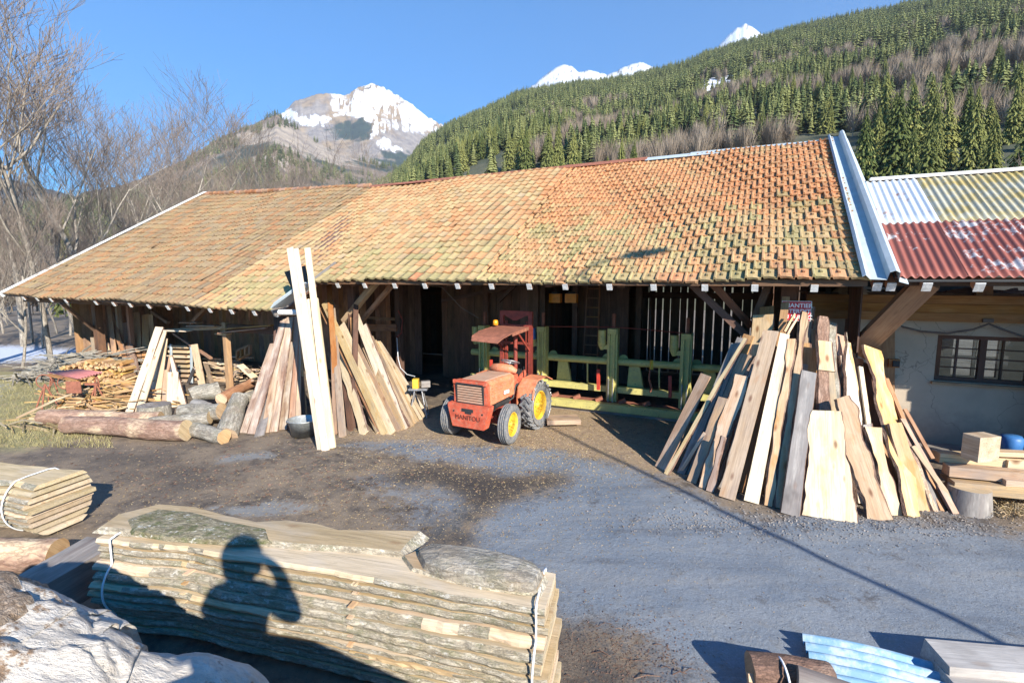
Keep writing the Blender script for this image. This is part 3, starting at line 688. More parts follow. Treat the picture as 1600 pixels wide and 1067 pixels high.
# left eave: from the corner to the step
zs1 = ZE-.577*(DE-7.9)
def eave(s):
    if s > S_STEP: return Wp(s, DE, ZE)
    t = (s-S_STEP)/(S_L-S_STEP); return Wp(s, 7.9+(7.96-7.9)*t, zs1+(pL0.z-zs1)*t)
def roofp(s, v, up=0.0):
    e, r = eave(s), ridge(s)
    nrm = (r-e).cross(EU); nrm = -nrm if nrm.z < 0 else nrm
    return e.lerp(r, v)+nrm.normalized()*up
TW = .232
ZS = np.array([3.1, -8.2])
def tile_cols(s, row, nrow, jj):
    rr = R.random
    org = (.54, .205, .075); brn = (.34, .18, .10); yel = (.44, .32, .15); grn = (.27, .29, .12); gry = (.36, .29, .20); red = (.55, .145, .06)
    q = row/nrow
    n = float(fbm(s*.45, row*.35, 3, 3)); n2 = float(fbm(s*.9, row*.9, 8, 3))
    if s < -12.5:
        c = org if rr() < .30 else (gry if rr() < .55 else (brn if rr() < .6 else yel))
        k = .7
    elif s < -5.2:
        c = yel if rr() < (.40+.9*(n-.5)) else (org if rr() < .72+q*.3 else gry); k = 1
        if q > .8: c = org if rr() < .8 else yel
        if q < .22 and rr() < .55: c = grn
    else:
        c = org if rr() < .58+.6*(n-.5)+q*.35 else yel; k = 1.05
        if q < .55 and rr() < .6*(n2-.22)*2.2*(1-q): c = grn
    if row == 0:
        c = red if (n2 > .47 and s > -7) and rr() < .85 else (grn if s > -10 and rr() < .75 else c)
        if s > .2: c = (red if rr() < .6 else grn)
    if row == 1 and s > -3 and rr() < .35: c = grn
    m = R.uniform(.74, 1.0)*k*(.93 if s < -12.5 else 1)
    w = .18+.42*rr(); c = tuple(m*(w*a+(1-w)*b) for a, b in zip(c, (.48, .25, .115) if s > -5.2 and q > .35 else (.46, .30, .15)))
    return c
def tiles(s0, s1, name, label, nub):
    V, F, C = [], [], []
    ncol = int((s1-s0)/TW)
    # profile across one tile (u from 0 to 1): interlocking roll, then pan with slight swell
    if nub: prof = [(0, .0), (.03, .045), (.13, .048), (.19, .012), (.5, .020), (.82, .010), (.90, .004), (1.0, .0)]
    else: prof = [(0, .010), (.10, .030), (.24, .034), (.38, .020), (.55, .006), (.75, .0), (.9, .004), (1.0, .010)]
    m = len(prof)
    for i in range(ncol+1):
        s_a = s0+i*TW; s_b = min(s_a+TW*1.02, s1+.05); sc = (s_a+s_b)/2
        e, r = eave(sc), ridge(sc)
        ln = (r-e).length; TR = .36 if s1 < -12 else (.30 if s1 < -4 else .275); nrow = int(ln/TR)+1
        nn = (r-e).cross(EU); nn = (-nn if nn.z < 0 else nn).normalized(); dirv = (r-e).normalized()
        e0, e1 = eave(s_a), eave(max(s_b, s_a+.01) if not (s_a < S_STEP < s_b) else S_STEP-.001); r0, r1 = ridge(s_a), ridge(s_b)
        for j in range(nrow):
            v0 = j*TR/ln-.012; v1 = min((j+1.18)*TR/ln, 1.0)
            sag = .04*math.sin(sc*.8+1)+.02*math.sin(sc*2.3+j*.4)
            if nub and j % 2 and i < ncol-1:
                sh = EU*TW*.5; e0_, e1_, r0_, r1_ = e0+sh, e1+sh, r0+sh, r1+sh
            else: e0_, e1_, r0_, r1_ = e0, e1, r0, r1
            a0, a1 = e0_.lerp(r0_, v0), e1_.lerp(r1_, v0); b0, b1 = e0_.lerp(r0_, v1), e1_.lerp(r1_, v1)
            jt = R.gauss(0, .006); tw_ = R.gauss(0, .008); dl = R.gauss(0, .008)
            if R.random() < .018: dl -= R.uniform(.02, .09); tw_ += R.gauss(0, .03)
            c = tile_cols(sc, j, nrow, i); k = len(V)
            for (u, h) in prof: V.append(a0.lerp(a1, u)+nn*(h+.036+jt+tw_*(u-.5)+sag)+dirv*dl-dirv*(.012 if .3 < u < .85 and nub else 0))
            for (u, h) in prof: V.append(b0.lerp(b1, u)+nn*(h*.9+.004+sag))
            for (u, h) in prof: V.append(a0.lerp(a1, u)+nn*(h-.0+jt+sag-.008)+dirv*dl)
            for q in range(m-1):
                F.append((k+q, k+q+1, k+m+q+1, k+m+q)); F.append((k+2*m+q, k+2*m+q+1, k+q+1, k+q))
            C += [c]*(3*m)
            if nub and sc > -6.5:
                # nose lug in the middle of the lower edge and the raised side roll casting its dark line
                k = len(V); p = a0.lerp(b0, .30).lerp(a1.lerp(b1, .30), .54); q_ = a0.lerp(b0, .62).lerp(a1.lerp(b1, .62), .46)
                w = EU*.016; base = nn*(.045+sag+jt)
                V += [p-w+base, p+w+base, q_+w*.6+base-nn*.012, q_-w*.6+base-nn*.012, p-w+base+nn*.028, p+w+base+nn*.028]
                F += [(k, k+1, k+5, k+4), (k+4, k+5, k+2, k+3), (k, k+4, k+3), (k+1, k+2, k+5)]; C += [tuple(x*.75 for x in c)]*6
    # solid deck under the tiles
    n = len(V); me = bpy.data.meshes.new(name); me.from_pydata([tuple(p-Wp(-10, 12, 0)) for p in V], [], F)
    a = me.attributes.new('col', 'FLOAT_COLOR', 'POINT'); a.data.foreach_set('color', np.concatenate([np.array(C), np.ones((n, 1))], 1).ravel())
    me.materials.append(M['tile']); me.update(); o = bpy.data.objects.new(name, me); SC.collection.objects.link(o); o.parent = barn
    if label: o['label'] = label
    return o
tiles(S_L+.1, -12.7, 'tile_roof', 'older lichened grey and orange tiles at the left end of the roof', False)
tiles(-12.7, -5.0, 'tile_roof', 'yellowish mossy tiles over the middle of the roof', False)
tiles(-5.0, S_R-.02, 'tile_roof', 'orange interlocking tiles with dark side gaps at the right end of the roof', True)
def deck(b):
    for s0, s1 in ((S_L+.15, -18), (-18, -12.7), (-12.7, S_STEP-.001), (S_STEP+.001, -4), (-4, S_R)):
        v = []
        for s in (s0, s1):
            for t, u in ((0.004, -.03), (1, -.03), (1, -.055), (0.004, -.055)): v.append(roofp(min(max(s, S_STEP+.0011) if s0 > S_STEP else s, S_R), t, u))
        b.add(v, [(0, 1, 2, 3), (7, 6, 5, 4), (0, 4, 5, 1), (1, 5, 6, 2), (2, 6, 7, 3), (3, 7, 4, 0)])
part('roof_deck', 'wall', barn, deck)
def back(b):
    v = [ridge(S_RL)+UP*.02, ridge(-12.7)+UP*.02, ridge(S_R)+UP*.02, Wp(S_R, 20.8, ZE-.2), Wp(-12.7, 20.8, ZE-.2), Wp(S_RL, 20.8, ZE-.2)]
    v += [p-UP*.08 for p in v]
    b.add(v, [(0, 1, 4, 5), (1, 2, 3, 4), (11, 10, 7, 6), (10, 9, 8, 7), (0, 6, 7, 1), (1, 7, 8, 2), (2, 8, 9, 3), (3, 9, 10, 4), (4, 10, 11, 5), (5, 11, 6, 0)])
part('rear_roof_slope', 'wall', barn, back)
# ridge caps, verge, flashing
def rcap(b, s0, s1, w=.16):
    n = max(2, int((s1-s0)/1.1))
    for k in range(n):
        a, c = s0+(s1-s0)*k/n-.03, s0+(s1-s0)*(k+1)/n
        u = R.uniform(.05, .075)+k % 2*.006; pa, pc = ridge(a), ridge(c)
        v = []
        for p in (pa, pc):
            v += [p-EN*w-UP*(w*.577-.06), p+UP*u, p+EN*w-UP*(w*.577-.06)]
        v += [q-UP*.012 for q in v]
        b.add(v, [(0, 3, 4, 1), (1, 4, 5, 2), (6, 7, 10, 9), (7, 8, 11, 10), (0, 6, 9, 3), (2, 5, 11, 8), (0, 1, 7, 6), (1, 2, 8, 7), (3, 9, 10, 4), (4, 10, 11, 5)])
sA = sof(1012, DR, 249)
part('ridge_cap', 'rust', barn, lambda b: rcap(b, -12.6, sA))['label'] = 'dark rusty red ridge capping'
part('ridge_cap', 'galv', barn, lambda b: rcap(b, sA, S_R+.30, .2))['label'] = 'blue grey sheet metal ridge capping'
def rc2(b):
    s = S_RL
    while s < -12.7:
        p, q = ridge(s), ridge(min(s+.38, -12.65))
        b.tube([p+UP*.03, q+UP*.045], [.085, .10], 8); s += .33
part('ridge_tiles', 'lit', barn, rc2)
def verge(b):
    a0, a1 = eave(S_L+.08), ridge(S_RL); a0 = roofp(S_L+.06, -.02, .0)
    b.beam(a0-EU*.02+UP*.03, Vector(a1)-EU*.02+UP*.06, .05, .17)
    b.beam(a0+EU*.05+UP*.10, Vector(a1)+EU*.05+UP*.135, .16, .02)
part('verge_board', 'white_paint', barn, verge)
def flash(b):
    s = S_R; prof = [(-.10, .10), (-.06, .13), (.0, .06), (.20, .05), (.215, .17), (.28, .20), (.335, .165), (.345, .02), (.46, -.02)]
    nseg = 5; m = len(prof)
    for k in range(nseg):
        v = []; 
        for t in (k/nseg-.012*(k > 0), (k+1)/nseg):
            tt = -.02+t*1.025
            for x, h in prof:
                x2 = x*(1-.25*tt); p = roofp(s, tt, h+.035+(.004 if k % 2 else 0))
                v.append(p+EU*x2)
        vv = v+[Vector(p)-UP*.012 for p in v]; n = len(v)
        f = [(i, i+1, m+i+1, m+i) for i in range(m-1)]+[(n+m+i, n+m+i+1, n+i+1, n+i) for i in range(m-1)]
        f += [(i, n+i, n+i+1, i+1) for i in range(m-1)]+[(m+i, m+i+1, n+m+i+1, n+m+i) for i in range(m-1)]
        b.add(vv, f)
part('verge_flashing', 'galv', barn, flash)
def gab(b):
    # boarded gable above the lower right roof
    for k in range(26):
        d = DE+.3+k*.22
        z1 = ZE+.577*(d-DE)-.06; z0 = max(ZE-.1, z1-2.2)
        if d > DR: break
        b.box(Wp(S_R-.06, d, (z0+z1)/2), (.03, .215, z1-z0), math.atan2(EN.y, EN.x)-math.pi/2, axis='z')
part('gable_boards', 'wall', barn, gab)
# rafter tails with whitened ends
RX_L = [36, 57, 79, 102, 149, 177, 203, 232, 262, 293, 328, 362, 398, 432]
RX_R = [529, 571, 618, 665, 716, 769, 828, 884, 953, 1022, 1102, 1180, 1273]
rz_e = math.atan2(EU.y, EU.x)
def rafter(s, par, e0, r1, ext=.04):
    dirv = (r1-e0).normalized(); a = e0-dirv*ext-UP*.115; bnd = a+dirv*3.4
    b = MB(); b.beam(a, bnd, .09, .11); o = b.build('rafter', 'brown', par)
    b = MB(); x = dirv
    b.beam(a-dirv*.012, a-dirv*.001, .1, .12); b.build('end_board', 'white_paint', o)
for px in RX_L:
    s = dp(px, 470, 7.9).dot(EU)
    if s < S_STEP: rafter(s, barn, eave(s), ridge(s), .03)
for px in RX_R: s = sof(px, DE, 440); rafter(s, barn, eave(s), ridge(s), .03)
# eave board, plates, posts, braces
def fasc(b):
    b.beam(roofp(S_STEP+.02, -.004, -.045), roofp(S_R, -.004, -.045), .025, .10)
    n = 5
    for k in range(n):
        a = S_L+.1+(S_STEP-.05-S_L)*k/n; c = S_L+.1+(S_STEP-.05-S_L)*(k+1)/n
        b.beam(roofp(a, -.004, -.045), roofp(c, -.004, -.045), .02, .08)
part('eave_board', 'brown', barn, fasc)
def step_end(b):
    b.beam(roofp(S_STEP-.01, -.02, -.02), roofp(S_STEP-.01, .26, -.02), .05, .16)
part('eave_step_board', 'grey', barn, step_end)
DP = 9.85
def zroof(d): return ZE+.577*(d-DE)
def post(px, d, z1, w=.2, mat='brown', s=None):
    s = sof(px, d, 470) if s is None else s
    part('post', mat, barn, lambda b: b.beam(Wp(s, d, 0), Wp(s, d, z1), w, w, EN)); return s
zpl = zroof(DP)-.36
s_pA = post(552, DP, zpl); s_pB = post(1232, DP, zpl, .24)
part('wall_plate', 'brown', barn, lambda b: b.beam(Wp(S_STEP-.3, DP, zpl+.1), Wp(S_R-.02, DP, zpl+.1), .18, .2))
DL = 9.25; zl = zroof(DL)-.34
s_p0 = post(150, DL, zl, .22, 'brown')
part('wall_plate', 'brown', barn, lambda b: b.beam(Wp(S_L+.3, DL-.9, zroof(DL-.9)-.27), Wp(S_STEP-.05, DL-.9, zroof(DL-.9)-.27), .14, .16))
def brace(x0, y0, x1, y1, d0, d1, w, h, mat, par=None, name='brace'):
    part(name, mat, par or barn, lambda b: b.beam(dp(x0, y0, d0), dp(x1, y1, d1), w, h, EN))
brace(538, 502, 590, 438, DP, DP-.1, .13, .16, 'tan')
brace(562, 505, 612, 446, DP+.35, DP+.2, .09, .12, 'lit')
brace(1165, 523, 1076, 440, DP+.02, DE+.5, .12, .12, 'brown'); brace(1172, 508, 1112, 441, DP+.3, DE+.3, .12, .12, 'brown')
brace(1178, 500, 1200, 446, DP, DP, .12, .14, 'brown')
brace(151, 518, 97, 474, DL, DL-1.1, .12, .12, 'brown')
brace(263, 504, 238, 487, DL+1.4, DL+1.4, .10, .12, 'lit')
# walls
def boards(s0, s1, d, z0, z1f, gap=.006, w=.2, th=.025, jit=.03, mat='wall', name='board_wall', skip=None):
    def f(b):
        s = s0
        while s < s1:
            ww = w*R.uniform(.8, 1.25)
            if not (skip and skip[0] < s+ww/2 < skip[1]):
                zt = z1f(d) if callable(z1f) else z1f
                b.beam(Wp(s+ww/2, d+R.uniform(-.004, .004), z0+R.uniform(0, jit)), Wp(s+ww/2+R.uniform(-.012, .012), d, zt+R.uniform(-jit, 0)), ww-R.uniform(.5, 1.5)*gap, th, EN)
            s += ww
    part(name, mat, barn, f)
def rise(d): return ZR-.3-.55*abs(d-DR)
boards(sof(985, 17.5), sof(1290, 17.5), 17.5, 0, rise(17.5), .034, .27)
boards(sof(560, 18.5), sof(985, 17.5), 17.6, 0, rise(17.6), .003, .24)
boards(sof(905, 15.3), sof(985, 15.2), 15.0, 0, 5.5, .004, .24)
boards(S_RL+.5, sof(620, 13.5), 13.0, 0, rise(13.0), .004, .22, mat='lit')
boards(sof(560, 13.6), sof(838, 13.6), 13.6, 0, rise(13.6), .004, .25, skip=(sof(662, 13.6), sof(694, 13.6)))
boards(sof(1195, 15), sof(1400, 15), 20.4, 0, 3, .003, .25)
def side(s, d0, d1, z1, name='side_wall', w=.22, mat='wall', gap=.01):
    def f(b):
        d = d0
        while d < d1:
            ww = w*R.uniform(.8, 1.2); zt = min(z1, rise(d) if d < 19 else 2)
            b.beam(Wp(s, d+ww/2, 0), Wp(s, d+ww/2, zt), .025, ww-R.random()*gap, EN); d += ww
    part(name, mat, barn, f)
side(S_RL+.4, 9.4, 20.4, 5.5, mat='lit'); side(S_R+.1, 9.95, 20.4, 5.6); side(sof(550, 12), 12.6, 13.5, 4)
side(sof(838, 13.6), 13.7, 17.5, 5)
# inner framing
def inner(b):
    for px, d, z1 in ((622, 11.5, 3.9), (1000, 14.9, 5.6), (838, 13.5, 5), (900, 14.8, 5.2), (760, 13.4, 4)): 
        s = sof(px, d); b.beam(Wp(s, d, 0), Wp(s, d, z1), .16, .16, EN)
    for d, z in ((11.5, 3.75), (14.7, 4.1), (17.3, 2.6), (17.3, 3.9)):
        b.beam(Wp(sof(560, d), d, z), Wp(sof(1210, d), d, z), .16, .2)
    for px in (622, 760, 900, 1000, 1130):
        s = sof(px, 11.5); b.beam(Wp(s, 9.7, 3.05), Wp(s, 17.4, 3.3), .14, .2)
    b.beam(dp(690, 470, 13.4), dp(838, 440, 13.4), .1, .12, EN); b.beam(dp(780, 470, 13.3), dp(805, 445, 13.3), .1, .1, EN)
part('inner_framing', 'wall', barn, inner)
part('rail', 'lit', barn, lambda b: b.beam(dp(575, 512, 11.4), dp(620, 512, 11.4), .06, .2))
part('rail', 'lit', barn, lambda b: b.beam(dp(575, 496, 11.5), dp(622, 499, 11.5), .06, .08))
# left bay posts and tie beam
for px, d, m in ((186, 9.8, 'tan'), (203, 9.9, 'lit'), (352, 8.9, 'orange')):
    s = sof(px, d, 500); part('post', m, barn, lambda b: b.beam(Wp(s, d, 0), Wp(s, d, zroof(d)-.3 if px != 352 else 1.98), .13, .13, EN))
part('tie_beam', 'brown', barn, lambda b: b.beam(dp(352, 512, 8.95), dp(430, 516, 8.95), .14, .2))
part('tie_beam', 'tan', barn, lambda b: b.beam(dp(262, 516, 9.0), dp(352, 512, 8.95), .06, .08))
part('lean_brace', 'lit', barn, lambda b: b.beam(dp(300, 505, 10.5), dp(325, 480, 10.5), .1, .14, EN))
part('lean_brace', 'lit', barn, lambda b: b.beam(dp(272, 521, 9.4), dp(330, 560, 9.4), .05, .09, EN))
part('lean_brace', 'lit', barn, lambda b: b.beam(dp(390, 500, 10.5), dp(392, 480, 10.5), .08, .08, EN))
part('plinth', 'grey', barn, lambda b: b.beam(Wp(sof(840, 11.1, 640), 11.5, .045), Wp(S_R, 11.5, .045), .3, .09))
# sign
sg = thing('warning_sign', 'red construction warning sign with white capitals behind the tops of the right plank cone', 'sign', dp(1246, 487, DP-.05))
sgc = dp(1244, 486, DP-.32)
def signp(b): b.beam(sgc-EU*.215, sgc+EU*.215, .02, .33)
part('panel', 'white_paint', sg, signp); part('face', 'sign_red', sg, lambda b: b.beam(sgc-EU*.205-EN*.012, sgc+EU*.205-EN*.012, .006, .31))
def text(body, size, loc, xdir, ydir, mat, par, ext=.002, name='lettering', bold=0):
    cu = bpy.data.curves.new(name, 'FONT'); cu.body = body; cu.size = size; cu.extrude = ext; cu.align_x = 'CENTER'; cu.offset = bold
    to = bpy.data.objects.new(name, cu); SC.collection.objects.link(to); dg = bpy.context.evaluated_depsgraph_get()
    me = bpy.data.meshes.new_from_object(to.evaluated_get(dg)); bpy.data.objects.remove(to)
    z = xdir.cross(ydir); m = Matrix((xdir, ydir, z)).transposed().to_4x4(); m.translation = loc
    q = par; off = Vector((0, 0, 0))
    while q is not None: off = off+q.location; q = q.parent
    m.translation = Vector(loc)-off; me.transform(m); me.materials.clear(); me.materials.append(M[mat])
    o = bpy.data.objects.new(name, me); SC.collection.objects.link(o); o.parent = par; return o
for k, w in enumerate(('CHANTIER', 'INTERDIT', 'AU PUBLIC')): text(w, .095, sgc-EN*.017+UP*(.06-k*.095), EU, UP, 'sign_white', sg, bold=.002)
# ---------------------------------------------------------------- right building
wk = thing('workshop_building', 'plastered workshop with small paned windows under rusty and yellow corrugated roofing at the right edge', 'building', Wp(6, 11.3, 0))
DW = 11.3
sw0, sw1 = sof(1375, DW, 560), sof(1800, DW, 560)
wz = [sof(1459, DW, 590), sof(1640, DW, 600)]; zb, zt = zof(1457, 594, DW), zof(1467, 523, DW)
zbeam = zof(1500, 502, DW)
def wallp(b):
    for a, c, z0, z1 in ((sof(1262, DW), wz[0], .12, zbeam), (wz[0], wz[1], .12, zb), (wz[0], wz[1], zt, zbeam), (wz[1], sw1, .12, zbeam)):
        b.box(Wp((a+c)/2, DW+.12, (z0+z1)/2), (c-a, .24, z1-z0), rz_e)
part('wall', 'plaster', wk, wallp)
part('step', 'grey', wk, lambda b: b.beam(Wp(sof(1240, DW), DW-.25, .09), Wp(sw1, DW-.25, .09), .6, .18))
part('corner_post', 'orange', wk, lambda b: b.beam(dp(1382, 650, DW-.06), dp(1382, 495, DW-.06), .3, .06, EN))
for k, zz in enumerate((0, .15, .3)):
    part('fascia_beam', 'orange', wk, lambda b: b.beam(Wp(sof(1262, DW), DW-.12+k*.01, zbeam+.075+zz), Wp(sw1, DW-.12+k*.01, zbeam+.075+zz), .2, .147))
def brw(b): b.beam(dp(1340, 548, 10.25), dp(1452, 437, 9.3), .30, .24, EN)
part('brace', 'orange', wk, brw)
for px in (1535, 1700): part('post', 'lit', wk, lambda b: b.beam(dp(px, 474, DW), dp(px, 436, DW), .22, .2, EN))
part('steel_bar', 'steel', wk, lambda b: b.beam(dp(1320, 449, 13.5), dp(1385, 451, 13.5), .04, .05))  # thin steel bar under the corrugated roof
# clutter on the loft
def loft(b):
    for k in range(26):
        px = R.uniform(1265, 1640); p = dp(px, R.uniform(455, 470), DW+R.uniform(.3, 1.4)); 
        b.beam(p, p+EU*R.uniform(.3, 1.2)+UP*R.uniform(-.05, .12), R.uniform(.05, .15), R.uniform(.02, .12))
part('loft_floor', 'wall', wk, lambda b: b.beam(Wp(sof(1262, DW), DW+.9, zbeam+.47), Wp(sw1, DW+.9, zbeam+.47), 1.8, .04))
lf_ = MB(); loft(lf_); ntag(lf_.build('offcuts', 'wall'), 'dark jumble of offcuts stored on the loft under the corrugated roof', 'offcuts', kind='stuff')
sk = MB(); pp = dp(1300, 458, DW+.1)
sk.tube([pp, pp+EU*.12+UP*.05, pp+EU*.35, pp+EU*.6-UP*.06, pp+EU*.75+UP*.02], [.03, .13, .17, .1, .03], 10, noise=.3); ntag(sk.build('sack', 'tan'), 'crumpled tan sack lying on the orange beam behind the plank cone', 'sack')
# window
win = None
def wfr(b):
    w = .07
    b.beam(Wp(wz[0], DW+.1, zb+.035), Wp(wz[1], DW+.1, zb+.035), .1, w); b.beam(Wp(wz[0], DW+.1, zt-.035), Wp(wz[1], DW+.1, zt-.035), .1, w)
    for s in (wz[0]+.035, wz[1]-.035, sof(1537, DW, 560)): b.beam(Wp(s, DW+.1, zb+.07), Wp(s, DW+.1, zt-.07), .09 if s != wz[0] else .07, .1, EN)
    for px in (1497, 1570, 1610): s = sof(px, DW, 560); b.beam(Wp(s, DW+.11, zb+.07), Wp(s, DW+.11, zt-.07), .03, .05, EN)
    for q in (.25, .5, .75): b.beam(Wp(wz[0]+.07, DW+.115, zb+.07+(zt-zb-.14)*q), Wp(wz[1]-.07, DW+.115, zb+.07+(zt-zb-.14)*q), .03, .022)
wf = part('window', 'brown', wk, wfr)
b = MB(); b.beam(Wp(wz[0]+.05, DW+.14, (zb+zt)/2), Wp(wz[1]-.05, DW+.14, (zb+zt)/2), .006, zt-zb-.1); b.build('pane', 'glass', wf)
DB = 13.6; ob0, ob1 = sof(1499, DB), sof(1572, DB); oz0, oz1 = zof(1530, 588, DB), zof(1530, 528, DB)
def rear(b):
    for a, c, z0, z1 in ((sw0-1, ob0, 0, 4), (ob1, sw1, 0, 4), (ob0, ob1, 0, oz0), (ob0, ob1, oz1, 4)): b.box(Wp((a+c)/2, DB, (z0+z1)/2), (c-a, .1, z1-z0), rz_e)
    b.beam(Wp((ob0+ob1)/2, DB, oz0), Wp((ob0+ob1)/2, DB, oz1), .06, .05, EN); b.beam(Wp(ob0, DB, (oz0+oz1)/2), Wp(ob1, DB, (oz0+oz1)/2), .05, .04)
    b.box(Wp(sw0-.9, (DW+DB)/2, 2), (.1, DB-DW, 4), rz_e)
part('rear_wall_shade_black', 'black', wk, rear)  # coloured black so the room behind the panes reads dark
b = MB(); b.beam(Wp(wz[0]-.04, DW-.03, zb-.03), Wp(wz[1], DW-.03, zb-.03), .12, .04); b.build('sill', 'orange', wf)
# rope and lamp bracket
rp = MB(); pts = [dp(1408, 510, DW-.2), dp(1440, 518, DW-.2), dp(1480, 521, DW-.2), dp(1520, 515, DW-.2), dp(1545, 506, DW-.2), dp(1570, 516, DW-.2), dp(1605, 528, DW-.2)]
rp.tube(pts, .018, 6); rp.beam(dp(1535, 501, DW-.24), dp(1552, 501, DW-.24), .06, .06)
ntag(rp.build('rope', 'twine'), 'sagging dark rope slung from a hook above the paned window', 'rope')
lb_ = MB(); c = dp(1396, 567, DW-.1); lb_.box(c, (.16, .14, .15), rz_e); lb_.box(c-EN*.09+EU*.02, (.10, .06, .10), rz_e, mi=1); ntag(lb_.build('switch_box', ['orange', 'black']), 'small switch box on the orange corner board beside the workshop wall', 'switch box')
# corrugated sheets
def sheet(s0, s1, v0, v1, mat, label, zup=0.0, wave=.076, amp=.018, par=wk, ss=0):
    n = int((s1-s0)/wave*8); V = []; rows = 6
    for j in range(rows+1):
        for i in range(n+1):
            s = s0+(s1-s0)*i/n; v = v0+(v1-v0)*j/rows; d = DE-.05+v*(DCR-DE)
            z = ZE+.035+(zCR-ZE-.035)*v+zup+amp*math.sin(2*math.pi*s/wave)-.02*math.sin(math.pi*j/rows)*0
            V.append(Wp(s, d, z))
    m = len(V); V += [p-UP*.006 for p in V]; w = n+1
    F = [(j*w+i, j*w+i+1, (j+1)*w+i+1, (j+1)*w+i) for j in range(rows) for i in range(n)]
    F += [tuple(m+q for q in f[::-1]) for f in F]+[(i, m+i, m+i+1, i+1) for i in range(n)]
    b = MB(); b.add(V, F, sm=True); o = b.build('roof_sheet', mat, par); o['label'] = label; return o
zq = ray(1345, 287); DCR = (9.0*.577)/(.577-zq.z/zq.dot(EN)); zCR = H+DCR*zq.z/zq.dot(EN)
VM = .5
def s_on(px, py): # s of a pixel on the corrugated slope
    r = ray(px, py); k = (zCR-ZE)/(DCR-DE); t = (H-ZE+k*DE)/(k*r.dot(EN)-r.z) if abs(k*r.dot(EN)-r.z) > 1e-9 else 0
    p = r*t; return p.dot(EU)
x0 = S_R+.30; c1 = s_on(1436, 290); c2 = s_on(1510, 290); e1 = s_on(1507, 430); e2 = s_on(1600, 380)
sheet(x0, c1+.02, VM-.02, 1, 'c_white', 'whitish sheet with rusty speckles, upper left of the corrugated roof', .012, .105)
sheet(c1, c2+.02, VM-.02, 1, 'c_yellow', 'upper yellow lichened sheet next to the whitish one', .018, .105)
sheet(c2, c2+1.2, VM-.02, 1, 'c_yellow', 'yellow and grey sheet at the upper right edge', .010, .105); sheet(c2+1.18, c2+3.4, VM-.02, 1, 'c_white', None or 'far upper sheet', .012, .105)
sheet(x0+.02, e1+.02, 0, VM, 'c_rust', 'dull rust red lower sheet beside the flashing', .0, .105)
sheet(e1, e2, 0, VM, 'c_mixed', 'lower sheet streaked with rust red and bare silver metal', .006, .105)
sheet(e2-.02, e2+2.6, 0, VM, 'c_rust', 'rust red lower sheet at the right edge', .0, .105)
part('ridge_cap', 'white_paint', wk, lambda b: b.beam(Wp(S_R+.45, DCR+.02, zCR+.06), Wp(sw1+1, DCR+.02, zCR+.06), .18, .06))
part('rear_roof_slope', 'c_rust', wk, lambda b: b.add([Wp(S_R+.3, DCR, zCR), Wp(sw1+1, DCR, zCR), Wp(sw1+1, DCR+3, zCR-1.4), Wp(S_R+.3, DCR+3, zCR-1.4), Wp(S_R+.3, DCR, zCR-.03), Wp(sw1+1, DCR, zCR-.03), Wp(sw1+1, DCR+3, zCR-1.43), Wp(S_R+.3, DCR+3, zCR-1.43)], [(0, 1, 2, 3), (7, 6, 5, 4), (0, 4, 5, 1), (2, 6, 7, 3)]))
part('eave_beam', 'brown', wk, lambda b: b.beam(Wp(S_R+.1, DE+.25, ZE-.03), Wp(sw1+1, DE+.25, ZE-.03), .1, .12))
part('eave_edge', 'black', wk, lambda b: b.beam(Wp(S_R+.35, DE-.02, ZE-.015), Wp(sw1+1, DE-.02, ZE-.015), .03, .03))
for px in (1371, 1393, 1449, 1531, 1640):
    s = sof(px, DE, 445); b = MB(); a = Wp(s, DE+.02, ZE-.1); b.beam(a, a+EN*2.4+UP*1.2, .09, .12); o = b.build('rafter', 'lit', wk)
    b = MB(); b.beam(a-EN*.016-UP*.01, a-EN*.003, .11, .14); b.build('end_board', 'white_paint', o)
